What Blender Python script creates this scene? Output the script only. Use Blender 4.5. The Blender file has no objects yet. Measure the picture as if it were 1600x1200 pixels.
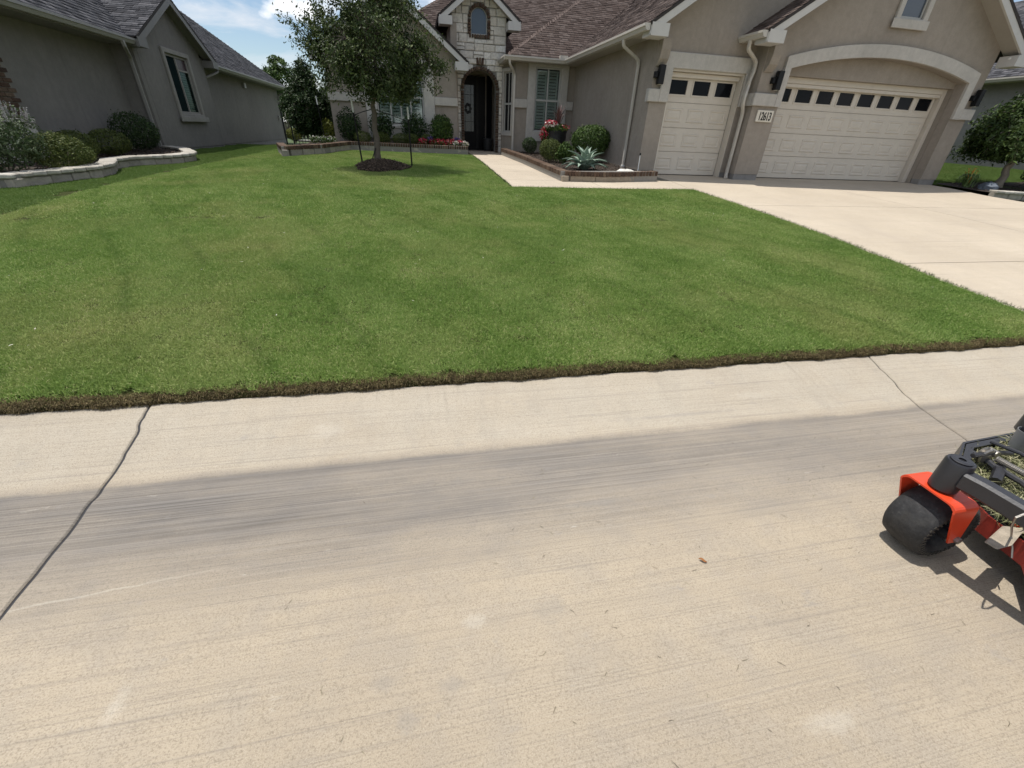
# Suburban front lawn with concrete street, two stucco houses and a mower caster.
# Coordinates: X right along the street, Y away from the street, metres.
# "e" heights are measured from eye level; the street gutter lies 1.55 m below (world z = e + H).
import bpy, bmesh, math, random
import numpy as np
from mathutils import Vector, Matrix
from mathutils.geometry import tessellate_polygon, delaunay_2d_cdt

H = 1.55
random.seed(7)
RNG = np.random.default_rng(7)
SC = bpy.context.scene
COL = SC.collection

# ------------------------------------------------------------------ camera, sky, sun, exposure
FPX, PITCH, ROLL, YAW = 657.187, math.radians(30.838), math.radians(2.599), math.radians(12.696)
cp, sp = math.cos(PITCH), math.sin(PITCH)
fw = Vector((math.sin(YAW) * cp, math.cos(YAW) * cp, -sp))
rt = Vector((math.cos(YAW), -math.sin(YAW), 0))
up = rt.cross(fw)
rt2 = math.cos(ROLL) * rt + math.sin(ROLL) * up
up2 = -math.sin(ROLL) * rt + math.cos(ROLL) * up
cam = bpy.data.objects.new('camera', bpy.data.cameras.new('camera'))
COL.objects.link(cam)
cam.matrix_world = Matrix(((rt2.x, up2.x, -fw.x, 0), (rt2.y, up2.y, -fw.y, 0), (rt2.z, up2.z, -fw.z, H), (0, 0, 0, 1)))
cam.data.sensor_width = 36
cam.data.lens = 36 * FPX / 1600
cam.data.clip_start = 0.05
cam.data.clip_end = 3000
SC.camera = cam

SUN = Vector((-0.22, 0.16, 1.0)).normalized()
EL, AZ = math.asin(SUN.z), math.atan2(SUN.x, SUN.y)
sun = bpy.data.objects.new('sun', bpy.data.lights.new('sun', 'SUN'))
COL.objects.link(sun)
sun.data.energy = 4.5
sun.data.angle = math.radians(0.53)
sun.data.color = (1.0, 0.955, 0.89)
sun.location = (0, 0, 30)
sun.rotation_euler = SUN.to_track_quat('Z', 'Y').to_euler()

W = bpy.data.worlds.new('World')
SC.world = W
W.use_nodes = True
nt = W.node_tree
for n in list(nt.nodes):
    nt.nodes.remove(n)
def wn(t, **k):
    n = nt.nodes.new(t)
    for a, b in k.items():
        setattr(n, a, b)
    return n
sky = wn('ShaderNodeTexSky', sky_type='NISHITA', sun_disc=False, sun_elevation=EL, sun_rotation=AZ)
sky.air_density = 1.0; sky.dust_density = 0.35; sky.ozone_density = 1.6
tc = wn('ShaderNodeTexCoord')
mp = wn('ShaderNodeMapping'); mp.inputs['Scale'].default_value = (1.1, 1.1, 4.6); mp.inputs['Location'].default_value = (0.35, 0.1, 0.55)
nz = wn('ShaderNodeTexNoise'); nz.inputs['Scale'].default_value = 3.1; nz.inputs['Detail'].default_value = 9; nz.inputs['Roughness'].default_value = 0.62; nz.inputs['Distortion'].default_value = 0.5
cr = wn('ShaderNodeValToRGB'); cr.color_ramp.elements[0].position = 0.42; cr.color_ramp.elements[1].position = 0.60
mp2 = wn('ShaderNodeMapping'); mp2.inputs['Scale'].default_value = (1, 1, 1.5); mp2.inputs['Location'].default_value = (0.0, 0.0, 0.12)
nz2 = wn('ShaderNodeTexNoise'); nz2.inputs['Scale'].default_value = 6.0; nz2.inputs['Detail'].default_value = 7; nz2.inputs['Roughness'].default_value = 0.55
cr2 = wn('ShaderNodeValToRGB'); cr2.color_ramp.elements[0].position = 0.53; cr2.color_ramp.elements[1].position = 0.62
mx = wn('ShaderNodeMix', data_type='RGBA'); mx.inputs['B'].default_value = (7.2, 7.5, 8.0, 1)
mx2 = wn('ShaderNodeMix', data_type='RGBA'); mx2.inputs['B'].default_value = (10.5, 10.5, 10.6, 1)
mul = wn('ShaderNodeMath', operation='MULTIPLY'); mul.inputs[1].default_value = 0.8
bg = wn('ShaderNodeBackground'); bg.inputs['Strength'].default_value = 0.11
wo = wn('ShaderNodeOutputWorld')
L = nt.links.new
L(tc.outputs['Generated'], mp.inputs['Vector']); L(mp.outputs[0], nz.inputs['Vector']); L(nz.outputs[0], cr.inputs[0])
L(tc.outputs['Generated'], mp2.inputs['Vector']); L(mp2.outputs[0], nz2.inputs['Vector']); L(nz2.outputs[0], cr2.inputs[0])
L(cr.outputs[0], mul.inputs[0]); L(mul.outputs[0], mx.inputs['Factor']); L(sky.outputs[0], mx.inputs['A'])
L(cr2.outputs[0], mx2.inputs['Factor']); L(mx.outputs['Result'], mx2.inputs['A'])
L(mx2.outputs['Result'], bg.inputs[0]); L(bg.outputs[0], wo.inputs[0])

SC.view_settings.view_transform = 'Standard'
SC.view_settings.look = 'None'
SC.view_settings.gamma = 1
SC.view_settings.exposure = 0.12
SC.view_settings.use_curve_mapping = False
SC.render.engine = 'CYCLES'
SC.cycles.max_bounces = 6
SC.cycles.transparent_max_bounces = 8

# ------------------------------------------------------------------ pixel helpers
def ray(x, y):
    return (x - 800) / FPX * rt2 - (y - 600) / FPX * up2 + fw
def onY(x, y, Y):
    d = ray(x, y); return d * (Y / d.y)
def onX(x, y, X):
    d = ray(x, y); return d * (X / d.x)

GY = [-8, 0.2, 1.8, 2.0, 2.2, 2.42, 2.9, 4.3, 5.3, 6.7, 7.8, 9.2, 10, 11.3, 13.5, 16.1, 17.5, 30, 60]
GM = [-1.4, -1.52, -1.55, -1.535, -1.49, -1.45, -1.37, -1.23, -1.14, -1.045, -.985, -.935, -.90, -.85, -.76, -.69, -.66, -.7, -.7]
GR = [-1.4, -1.52, -1.55, -1.535, -1.49, -1.45, -1.37, -1.23, -1.14, -1.045, -.985, -.915, -.845, -.78, -.74, -.69, -.66, -.7, -.7]
GL = [-1.4, -1.52, -1.55, -1.535, -1.49, -1.45, -1.37, -1.25, -1.18, -1.09, -1.04, -1.0, -.985, -.96, -.92, -.88, -.87, -.9, -.9]
def sm(a, b, x):
    t = np.clip((np.asarray(x, float) - a) / (b - a), 0, 1); return t * t * (3 - 2 * t)
def G(X, Y):
    m, r, l = np.interp(Y, GY, GM), np.interp(Y, GY, GR), np.interp(Y, GY, GL)
    a = sm(4, 5.8, X); b = 1 - sm(-6, -2.5, X)
    up_right = 0.32 * sm(14.6, 20.5, X) * sm(8, 13, Y)
    return m * (1 - a - b) + r * a + l * b + up_right

# ------------------------------------------------------------------ materials
def new_mat(name):
    m = bpy.data.materials.new(name); m.use_nodes = True
    t = m.node_tree
    return m, t, t.nodes['Principled BSDF']
class NT:
    def __init__(s, t): s.t = t
    def n(s, typ, ins=None, **k):
        n = s.t.nodes.new(typ)
        for a, b in k.items(): setattr(n, a, b)
        if ins:
            for key, v in ins.items():
                if isinstance(v, bpy.types.NodeSocket): s.t.links.new(v, n.inputs[key])
                else: n.inputs[key].default_value = v
        return n
    def link(s, a, b): s.t.links.new(a, b)
    def math(s, op, a, b=0.0, c=0.0, clamp=False):
        n = s.n('ShaderNodeMath', operation=op); n.use_clamp = clamp
        for i, v in enumerate((a, b, c)):
            if isinstance(v, bpy.types.NodeSocket): s.link(v, n.inputs[i])
            else: n.inputs[i].default_value = v
        return n.outputs[0]
    def pos(s): return s.n('ShaderNodeNewGeometry').outputs['Position']
    def noise(s, vec, scale, detail=4, rough=.55, dist=0.0):
        return s.n('ShaderNodeTexNoise', {'Vector': vec, 'Scale': scale, 'Detail': detail, 'Roughness': rough, 'Distortion': dist}).outputs[0]
    def map(s, vec, scale=(1, 1, 1), loc=(0, 0, 0), rot=(0, 0, 0)):
        return s.n('ShaderNodeMapping', {'Vector': vec, 'Scale': scale, 'Location': loc, 'Rotation': rot}).outputs[0]
    def ramp(s, fac, *stops):
        n = s.n('ShaderNodeValToRGB', {'Fac': fac}); e = n.color_ramp.elements
        while len(e) < len(stops): e.new(0.5)
        for i, (p, c) in enumerate(stops):
            e[i].position = p; e[i].color = (c, c, c, 1) if isinstance(c, (int, float)) else (*c[:3], 1)
        return n.outputs[0]
    def mix(s, fac, a, b, mode='MIX'):
        n = s.n('ShaderNodeMix', data_type='RGBA', blend_type=mode); n.clamp_factor = True
        for key, v in (('Factor', fac), ('A', a), ('B', b)):
            sock = [q for q in n.inputs if q.name == key and (q.type == 'RGBA' or key == 'Factor')][0]
            if isinstance(v, bpy.types.NodeSocket): s.link(v, sock)
            else: sock.default_value = v if key == 'Factor' else (*v[:3], 1)
        return [o for o in n.outputs if o.type == 'RGBA'][0]
    def bump(s, h, strength, dist, bsdf):
        b = s.n('ShaderNodeBump', {'Height': h, 'Strength': strength, 'Distance': dist})
        s.link(b.outputs[0], bsdf.inputs['Normal'])
MATS = {}
def plain(name, col, rough=.6, var=.10, scale=6, bumps=0.0, bscale=80, metal=0.0, spec=.5, dirt=None):
    if name in MATS: return MATS[name]
    m, t, b = new_mat(name); N = NT(t); p = N.pos()
    c = tuple(col)
    nz = N.noise(p, scale, 6, .6)
    fine = N.noise(p, scale * 9, 3, .6)
    f = N.math('ADD', N.math('MULTIPLY', nz, .7), N.math('MULTIPLY', fine, .3))
    lo = tuple(x * (1 - var) for x in c); hi = tuple(min(1, x * (1 + var)) for x in c)
    cc = N.ramp(f, (.3, lo), (.7, hi))
    if dirt:
        cc = N.mix(N.ramp(N.noise(p, 2.3, 8, .7), (.52, 0), (.75, dirt[1])), cc, dirt[0])
    N.link(cc, b.inputs['Base Color'])
    b.inputs['Roughness'].default_value = rough; b.inputs['Metallic'].default_value = metal
    b.inputs['Specular IOR Level'].default_value = spec
    if bumps: N.bump(N.noise(p, bscale, 4, .6), bumps, .004, b)
    MATS[name] = m
    return m

def stucco(name, col):
    m, t, b = new_mat(name); N = NT(t); p = N.pos()
    big = N.noise(p, .8, 5, .6); med = N.noise(p, 9, 5, .6); fine = N.noise(p, 70, 3, .65)
    streak = N.noise(N.map(p, (3, 3, .5)), 1.3, 6, .65)
    f = N.math('ADD', N.math('MULTIPLY', big, .45), N.math('ADD', N.math('MULTIPLY', med, .35), N.math('MULTIPLY', streak, .2)))
    cc = N.ramp(f, (.33, tuple(x * .80 for x in col)), (.66, tuple(x * 1.16 for x in col)))
    rain = N.ramp(N.noise(N.map(p, (2.2, 2.2, .16), loc=(3, 1, 0)), 1.5, 6, .7), (.56, 0), (.76, .4))
    cc = N.mix(rain, cc, tuple(x * .66 for x in col))
    cc = N.mix(N.ramp(fine, (.35, .32), (.6, 0)), cc, tuple(x * .6 for x in col))
    N.link(cc, b.inputs['Base Color']); b.inputs['Roughness'].default_value = .92; b.inputs['Specular IOR Level'].default_value = .2
    N.bump(N.math('ADD', fine, N.math('MULTIPLY', med, .6)), .55, .012, b)
    return m
M_STUCCO = stucco('stucco', (.330, .287, .241))
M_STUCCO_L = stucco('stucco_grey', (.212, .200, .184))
M_STUCCO_R = stucco('stucco_right', (.27, .258, .24))
M_TRIM = stucco('stucco_trim', (.50, .47, .425))
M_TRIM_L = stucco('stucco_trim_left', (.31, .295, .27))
M_PAINT = plain('door_paint', (.575, .517, .437), .5, .05, 5, .15, 60, dirt=((.42, .37, .31), .35))
M_FASCIA = plain('fascia_paint', (.52, .50, .47), .5, .06, 4, .1, 60)
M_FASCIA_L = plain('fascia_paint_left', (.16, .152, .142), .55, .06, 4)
M_GUTTER = plain('gutter_metal', (.50, .465, .41), .4, .06, 3)
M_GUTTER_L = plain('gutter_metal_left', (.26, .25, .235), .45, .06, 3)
M_FOUND = plain('foundation_concrete', (.22, .21, .20), .9, .2, 5, .3, 50)
M_BLACK = plain('black_metal', (.009, .009, .010), .45, .1, 6, spec=.25)
M_DARKGLASS = plain('dark_glass', (.006, .007, .009), .08, .2, 3, spec=.10)
M_SOFFIT = plain('soffit_paint', (.36, .33, .29), .7, .05)
M_DOOR = plain('door_black', (.007, .006, .006), .45, .2, 8, spec=.12)

def glassy(name, col, rough=.05):
    m, t, b = new_mat(name)
    b.inputs['Base Color'].default_value = (*col, 1); b.inputs['Roughness'].default_value = rough
    b.inputs['Transmission Weight'].default_value = 0.0; b.inputs['Specular IOR Level'].default_value = .8
    b.inputs['Alpha'].default_value = 1.0
    return m
def clear_glass(name, tint, refl=1.2):
    m, t, b = new_mat(name); N = NT(t)
    tr = N.n('ShaderNodeBsdfTransparent', {'Color': (*tint, 1)}); gl = N.n('ShaderNodeBsdfGlossy', {'Roughness': .03, 'Color': (.9, .95, 1, 1)})
    fr = N.n('ShaderNodeFresnel', {'IOR': 1.5})
    fac = N.math('ADD', N.math('MULTIPLY', fr.outputs[0], refl), .04 * refl, clamp=True)
    ms = N.n('ShaderNodeMixShader', {0: fac, 1: tr.outputs[0], 2: gl.outputs[0]})
    N.link(ms.outputs[0], t.nodes['Material Output'].inputs[0])
    return m
M_GLASS = clear_glass('window_glass', (.84, .89, .87))
M_GLASS_SKY = glassy('reflecting_glass', (.05, .065, .085), .12)
M_SHUTTER = plain('shutter_white', (.50, .53, .505), .5, .04)
M_ROOM = plain('room_dark', (.02, .022, .022), .9, .2)

def brick_mat(name, cols, rough=.9, bump=.5):
    """colour picked per piece from the object's random value, plus surface wear"""
    m, t, b = new_mat(name); N = NT(t); p = N.pos()
    oi = N.n('ShaderNodeObjectInfo').outputs['Random']
    n = len(cols)
    c = N.ramp(oi, *[((i + .5) / n, cols[i]) for i in range(n)])
    w = N.noise(p, 14, 6, .65); fine = N.noise(p, 90, 4, .65)
    c = N.mix(N.ramp(w, (.35, .55), (.65, 0)), c, tuple(x * .55 for x in cols[0]))
    c = N.mix(N.ramp(fine, (.55, 0), (.75, .5)), c, tuple(min(1, x * 1.5 + .03) for x in cols[-1]))
    N.link(c, b.inputs['Base Color']); b.inputs['Roughness'].default_value = rough; b.inputs['Specular IOR Level'].default_value = .2
    N.bump(N.math('ADD', fine, w), bump, .012, b)
    return m
M_LIMESTONE = brick_mat('limestone', [(.66, .61, .53), (.77, .72, .64), (.58, .54, .48), (.80, .76, .69), (.69, .66, .60)])
M_CAPSTONE = brick_mat('cap_stone', [(.46, .43, .37), (.55, .52, .46), (.40, .37, .32)])
M_WALLSTONE = brick_mat('wall_stone', [(.40, .36, .305), (.48, .44, .37), (.34, .31, .27)])
M_BRICK = brick_mat('brown_brick', [(.085, .052, .037), (.14, .09, .06), (.06, .042, .034), (.20, .145, .10), (.11, .075, .055)])
M_BLOCK = brick_mat('tan_block', [(.34, .28, .21), (.28, .23, .18), (.40, .34, .26)])
M_MORTAR = plain('mortar', (.24, .225, .20), .95, .12, 20, .4, 90)
M_MORTAR_D = plain('mortar_dark', (.20, .18, .155), .95, .15, 20, .4, 90)

def attr_mat(name, stops, rough=.85, attr='rnd', noise_amt=.25, nscale=12, translucent=0.0, spec=.3, bump=0.0):
    m, t, b = new_mat(name); N = NT(t); p = N.pos()
    a = N.n('ShaderNodeAttribute', attribute_name=attr).outputs['Fac']
    c = N.ramp(a, *stops)
    nzv = N.noise(p, nscale, 5, .6)
    c = N.mix(N.ramp(nzv, (.4, noise_amt), (.62, 0)), c, tuple(x * .45 for x in stops[0][1]))
    N.link(c, b.inputs['Base Color']); b.inputs['Roughness'].default_value = rough; b.inputs['Specular IOR Level'].default_value = spec
    if bump: N.bump(N.noise(p, 120, 3, .6), bump, .004, b)
    if translucent:
        tr = N.n('ShaderNodeBsdfTranslucent', {'Color': c})
        ms = N.n('ShaderNodeMixShader', {0: translucent, 1: b.outputs[0], 2: tr.outputs[0]})
        N.link(ms.outputs[0], t.nodes['Material Output'].inputs[0])
    return m
M_SHINGLE = attr_mat('shingle_brown', [(0, (.075, .053, .045)), (.35, (.118, .086, .074)), (.7, (.148, .112, .098)), (1, (.185, .145, .128))], .95, bump=.8, noise_amt=.35)
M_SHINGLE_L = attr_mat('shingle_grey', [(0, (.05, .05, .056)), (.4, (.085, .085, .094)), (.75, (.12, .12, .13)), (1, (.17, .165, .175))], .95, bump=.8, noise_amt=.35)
M_FELT = plain('roof_felt', (.04, .035, .033), .95, .2)

# ------------------------------------------------------------------ mesh builder
WO = {}
def origin_of(o): return WO.get(o.name, Vector((0, 0, 0)))
class MB:
    def __init__(s): s.v = []; s.f = []
    def add(s, vs, fs):
        k = len(s.v); s.v += [tuple(map(float, q)) for q in vs]; s.f += [tuple(i + k for i in q) for q in fs]; return s
    def box(s, x0, x1, y0, y1, z0, z1):
        return s.add([(x0, y0, z0), (x1, y0, z0), (x1, y1, z0), (x0, y1, z0), (x0, y0, z1), (x1, y0, z1), (x1, y1, z1), (x0, y1, z1)],
                     [(0, 3, 2, 1), (4, 5, 6, 7), (0, 1, 5, 4), (1, 2, 6, 5), (2, 3, 7, 6), (3, 0, 4, 7)])
    def prism(s, loops, axis, d0, d1):
        """2D loops (outer first, then holes) extruded between d0 and d1 along an axis"""
        mp = {'y': lambda u, w, d: (u, d, w), 'x': lambda u, w, d: (d, u, w), 'z': lambda u, w, d: (u, w, d)}[axis]
        flat = [q for l in loops for q in l]
        tris = tessellate_polygon([[Vector((u, w, 0)) for u, w in l] for l in loops])
        n = len(flat)
        vs = [mp(u, w, d0) for u, w in flat] + [mp(u, w, d1) for u, w in flat]
        fs = [tuple(t) for t in tris] + [tuple(i + n for i in reversed(t)) for t in tris]
        k = 0
        for l in loops:
            m = len(l)
            for i in range(m):
                a, b = k + i, k + (i + 1) % m
                fs.append((a, b, b + n, a + n))
            k += m
        return s.add(vs, fs)
    def sweep(s, prof, path, side=None, cap=True):
        """profile (a,b) swept on a 3D polyline; a along 'side' direction, b along the other normal"""
        P = [Vector(p) for p in path]; n = len(P); rings = []
        for i, p in enumerate(P):
            t0 = (P[i] - P[i - 1]).normalized() if i else None
            t1 = (P[i + 1] - P[i]).normalized() if i < n - 1 else None
            t = (t0 + t1).normalized() if t0 and t1 else (t0 or t1)
            ref = Vector(side) if side else Vector((0, 0, 1))
            a = ref - t * ref.dot(t)
            if a.length < 1e-4: a = Vector((1, 0, 0)) - t * t.x
            a.normalize(); b = t.cross(a)
            k = 1.0
            if t0 and t1: k = 1 / max(.5, t.dot(t0))
            rings.append([p + a * (q[0]) + b * (q[1] * 1) for q in prof] if k < 1.001 else [p + (a * q[0] + b * q[1]) * (1 + (k - 1) * .6) for q in prof])
        m = len(prof); vs = [q for r in rings for q in r]; fs = []
        for i in range(n - 1):
            for j in range(m):
                fs.append((i * m + j, i * m + (j + 1) % m, (i + 1) * m + (j + 1) % m, (i + 1) * m + j))
        if cap: fs += [tuple(range(m)), tuple(range((n - 1) * m, n * m))]
        return s.add(vs, fs)
    def tube(s, path, radii, seg=8, cap=True):
        P = [Vector(p) for p in path]; n = len(P); vs = []; fs = []
        if not hasattr(radii, '__len__'): radii = [radii] * n
        a = None
        for i, p in enumerate(P):
            t = (P[min(i + 1, n - 1)] - P[max(i - 1, 0)]).normalized()
            if a is None:
                a = t.orthogonal().normalized()
            else:
                a = (a - t * a.dot(t)); a = a.normalized() if a.length > 1e-5 else t.orthogonal().normalized()
            b = t.cross(a)
            for j in range(seg):
                th = 2 * math.pi * j / seg
                vs.append(p + (a * math.cos(th) + b * math.sin(th)) * radii[i])
        for i in range(n - 1):
            for j in range(seg):
                fs.append((i * seg + j, i * seg + (j + 1) % seg, (i + 1) * seg + (j + 1) % seg, (i + 1) * seg + j))
        if cap: fs += [tuple(reversed(range(seg))), tuple(range((n - 1) * seg, n * seg))]
        return s.add(vs, fs)
    def lathe(s, prof, c, seg=24, axis='z'):
        """prof: list of (radius, height) revolved about an axis through c"""
        vs = []; fs = []; m = len(prof)
        for j in range(seg):
            th = 2 * math.pi * j / seg
            for r, h in prof:
                x, y = r * math.cos(th), r * math.sin(th)
                q = {'z': (x, y, h), 'y': (x, h, y), 'x': (h, x, y)}[axis]
                vs.append((c[0] + q[0], c[1] + q[1], c[2] + q[2]))
        for j in range(seg):
            k = (j + 1) % seg
            for i in range(m - 1):
                fs.append((j * m + i, k * m + i, k * m + i + 1, j * m + i + 1))
        return s.add(vs, fs)
    def build(s, name, mat, parent=None, smooth=False, bevel=0.0, recalc=True, world=None):
        base = origin_of(parent) if parent else None
        vs = np.array(s.v, float).reshape(-1, 3)
        if base is None:
            c = Vector(((vs[:, 0].min() + vs[:, 0].max()) / 2, (vs[:, 1].min() + vs[:, 1].max()) / 2, vs[:, 2].min() + H))
        else: c = base
        vs = vs + np.array([0, 0, H]) - np.array(c)
        me = bpy.data.meshes.new(name)
        me.from_pydata(vs.tolist(), [], s.f)
        if recalc or bevel:
            bm = bmesh.new(); bm.from_mesh(me)
            bmesh.ops.remove_doubles(bm, verts=bm.verts, dist=1e-5)
            bmesh.ops.recalc_face_normals(bm, faces=bm.faces)
            if bevel:
                ed = [e for e in bm.edges if len(e.link_faces) == 2 and e.calc_face_angle(0) > .6]
                bmesh.ops.bevel(bm, geom=ed, offset=bevel, segments=1, affect='EDGES', clamp_overlap=True)
            bm.to_mesh(me); bm.free()
        if mat: me.materials.append(mat)
        if smooth:
            me.polygons.foreach_set('use_smooth', [True] * len(me.polygons))
            if hasattr(me, 'set_sharp_from_angle'): me.set_sharp_from_angle(angle=math.radians(40))
        o = bpy.data.objects.new(name, me); COL.objects.link(o)
        if parent:
            o.parent = parent; WO[o.name] = base
        else:
            o.location = c; WO[o.name] = c
        return o
def thing(name, label, cat, loc, group=None):
    o = bpy.data.objects.new(name, None); COL.objects.link(o)
    o.location = (loc[0], loc[1], loc[2] + H); WO[o.name] = Vector(o.location); o.empty_display_size = .2
    tag(o, label, cat, group)
    return o
def tag(o, label=None, cat=None, group=None, kind=None):
    if label: o['label'] = label
    if cat: o['category'] = cat
    if group: o['group'] = group
    if kind: o['kind'] = kind
    return o
def struct(o): o['kind'] = 'structure'; return o
def piece(mesh, name, parent, loc, rot=(0, 0, 0), scale=(1, 1, 1)):
    """a small repeated part that shares mesh data; loc in eye coordinates"""
    o = bpy.data.objects.new(name, mesh); COL.objects.link(o)
    b = origin_of(parent); o.parent = parent
    o.location = (loc[0] - b.x, loc[1] - b.y, loc[2] + H - b.z); o.rotation_euler = rot; o.scale = scale
    return o
def raw_mesh(name, V, F, mat, attrs=None, smooth=False):
    """fast mesh from arrays: V (n,3) world coords, F (m,k) with k = 3 or 4; attrs: per-vertex floats"""
    V = np.asarray(V, np.float32); F = np.asarray(F, np.int32)
    me = bpy.data.meshes.new(name); m, k = F.shape
    me.vertices.add(len(V)); me.vertices.foreach_set('co', V.ravel())
    me.loops.add(m * k); me.loops.foreach_set('vertex_index', F.ravel())
    me.polygons.add(m); me.polygons.foreach_set('loop_start', np.arange(0, m * k, k, dtype=np.int32))
    me.polygons.foreach_set('loop_total', np.full(m, k, np.int32))
    for an, av in (attrs or {}).items():
        a = me.attributes.new(an, 'FLOAT', 'POINT'); a.data.foreach_set('value', np.asarray(av, np.float32))
    if smooth: me.polygons.foreach_set('use_smooth', np.ones(m, bool))
    me.update(calc_edges=True); me.validate()
    if mat: me.materials.append(mat)
    return me
def arc(cx, cz, rx, rz, a0, a1, n):
    return [(cx + rx * math.cos(a0 + (a1 - a0) * i / n), cz + rz * math.sin(a0 + (a1 - a0) * i / n)) for i in range(n + 1)]
def rnd_box_mesh(name, mat, sx, sy, sz, bevel=.006, jit=.006, seed=0):
    """unit piece centred in x and y, base at z=0, softly chamfered and slightly uneven"""
    r = random.Random(seed); bm = bmesh.new(); bmesh.ops.create_cube(bm, size=1)
    for v in bm.verts:
        v.co = Vector((v.co.x * sx, v.co.y * sy, (v.co.z + .5) * sz)) + Vector((r.uniform(-jit, jit), r.uniform(-jit, jit), r.uniform(-jit, jit) * (v.co.z > 0)))
    bmesh.ops.bevel(bm, geom=bm.edges[:], offset=bevel, segments=1, affect='EDGES')
    me = bpy.data.meshes.new(name); bm.to_mesh(me); bm.free(); me.materials.append(mat)
    return me
# ================================================================== GROUND
GREY_, PALE_ = (.25, .235, .215), (.70, .66, .58)
SPOTS = [(.00, .68, .05, .035, GREY_, .32), (-.14, .60, .05, .03, GREY_, .3), (-.21, .72, .04, .03, GREY_, .28), (.38, .87, .07, .06, GREY_, .3), (.10, .87, .055, .03, PALE_, .18), (-1.0, .80, .03, .06, PALE_, .2), (1.15, .36, .12, .035, PALE_, .18), (.75, 1.35, .2, .03, GREY_, .35), (-.6, 2.1, .12, .06, PALE_, .14), (2.2, 2.1, .2, .05, PALE_, .12), (1.6, 1.98, .5, .02, GREY_, .35)]
def concrete(name, street):
    m, t, b = new_mat(name); N = NT(t); p = N.pos()
    xyz = N.n('ShaderNodeSeparateXYZ', {0: p}); X, Y = xyz.outputs[0], xyz.outputs[1]
    big = N.noise(p, .55, 6, .6); med = N.noise(p, 5.5, 6, .62)
    if street: c = N.ramp(big, (.34, (.385, .322, .240)), (.5, (.430, .362, .270)), (.68, (.468, .396, .299)))
    else: c = N.ramp(big, (.34, (.425, .363, .280)), (.5, (.472, .405, .314)), (.68, (.515, .446, .348)))
    c = N.mix(N.ramp(med, (.36, .35), (.56, 0)), c, (.33, .295, .25) if street else (.44, .38, .31))
    if street:
        # paler, greyer cement on the rolled curb
        crb = N.n('ShaderNodeMapRange', {'Value': N.math('ADD', Y, N.math('MULTIPLY', N.math('SUBTRACT', N.noise(p, 3.2, 5, .6), .5), .05)), 'From Min': 1.82, 'From Max': 1.93}); crb.clamp = True
        c = N.mix(N.math('MULTIPLY', crb.outputs[0], N.ramp(N.noise(p, 2.2, 6, .65), (.3, .35), (.65, .95))), c, (.445, .398, .322))
        sm_ = N.ramp(N.noise(N.map(p, (5, 1.1, 1), rot=(0, 0, .2)), 1.3, 6, .7), (.5, 0), (.72, .45))
        c = N.mix(N.math('MULTIPLY', sm_, crb.outputs[0]), c, (.34, .305, .25))
    # sand grains and pale cement specks
    fine = N.noise(p, 330, 3, .7); grain = N.noise(p, 165, 4, .75)
    c = N.mix(N.ramp(grain, (.38, .55), (.50, 0)), c, (.20, .165, .12))
    c = N.mix(N.ramp(fine, (.55, 0), (.70, .5)), c, (.62, .55, .45))
    # broom drag lines, nearly along the street
    br = N.noise(N.map(p, (.7, 150, 1), rot=(0, 0, math.radians(-1.5))), 1.0, 5, .7)
    br2 = N.noise(N.map(p, (.45, 26, 1), rot=(0, 0, math.radians(-1.0))), 1.0, 4, .6)
    amt = .34 if street else .2
    c = N.mix(N.math('MULTIPLY', N.ramp(br, (.36, 1), (.47, 0)), amt), c, (.21, .185, .155))
    c = N.mix(N.math('MULTIPLY', N.ramp(br, (.58, 0), (.72, 1)), amt * .7), c, (.60, .55, .47))
    c = N.mix(N.math('MULTIPLY', N.ramp(br2, (.33, 1), (.42, 0)), amt), c, (.23, .205, .175))
    if street:
        wob = N.math('MULTIPLY', N.math('SUBTRACT', N.noise(p, 3.2, 5, .6), .5), .05)
        wob2 = N.math('MULTIPLY', N.math('SUBTRACT', N.noise(N.map(p, (1, 5, 1)), 1.1, 6, .65), .5), .4)
        yy = N.math('ADD', Y, wob)
        edge = N.n('ShaderNodeMapRange', {'Value': yy, 'From Min': 1.84, 'From Max': 1.818}); edge.clamp = True
        low = N.n('ShaderNodeMapRange', {'Value': N.math('ADD', Y, wob2), 'From Min': 1.02, 'From Max': 1.46}); low.clamp = True
        left = N.n('ShaderNodeMapRange', {'Value': X, 'From Min': 4.2, 'From Max': -1.2, 'To Min': .62, 'To Max': 1.0}); left.clamp = True
        patch = N.ramp(N.noise(N.map(p, (.8, 2.6, 1)), 1.3, 6, .65), (.3, .58), (.6, 1))
        st = N.math('MULTIPLY', N.math('MULTIPLY', N.math('MULTIPLY', edge.outputs[0], .9), low.outputs[0]), N.math('MULTIPLY', left.outputs[0], patch))
        silt = N.ramp(N.noise(N.map(p, (.45, 130, 1)), 1.0, 6, .75), (.36, (.086, .081, .078)), (.64, (.238, .222, .206)))
        c = N.mix(st, c, silt)
        # tyre smudges, a scrape and a pale chalky seam at their places on the street
        def spot(cx, cy, rx, ry, col, amt, c):
            d = N.n('ShaderNodeVectorMath', {0: N.map(p, (1 / rx, 1 / ry, 0), (-cx / rx, -cy / ry, 0))}, operation='LENGTH').outputs['Value']
            d = N.math('ADD', d, N.math('MULTIPLY', N.math('SUBTRACT', N.noise(p, 26, 6, .75), .5), 2.2))
            k_ = N.n('ShaderNodeMapRange', {'Value': d, 'From Min': 1.1, 'From Max': .35, 'To Max': amt}); k_.clamp = True
            return N.mix(k_.outputs[0], c, col)
        for cx, cy, rx, ry, col, amt in SPOTS: c = spot(cx, cy, rx, ry, col, amt, c)
        ly = N.math('ADD', N.math('MULTIPLY', X, .09), N.math('ADD', 1.325, N.math('MULTIPLY', N.noise(p, 8, 5), .03)))
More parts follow.
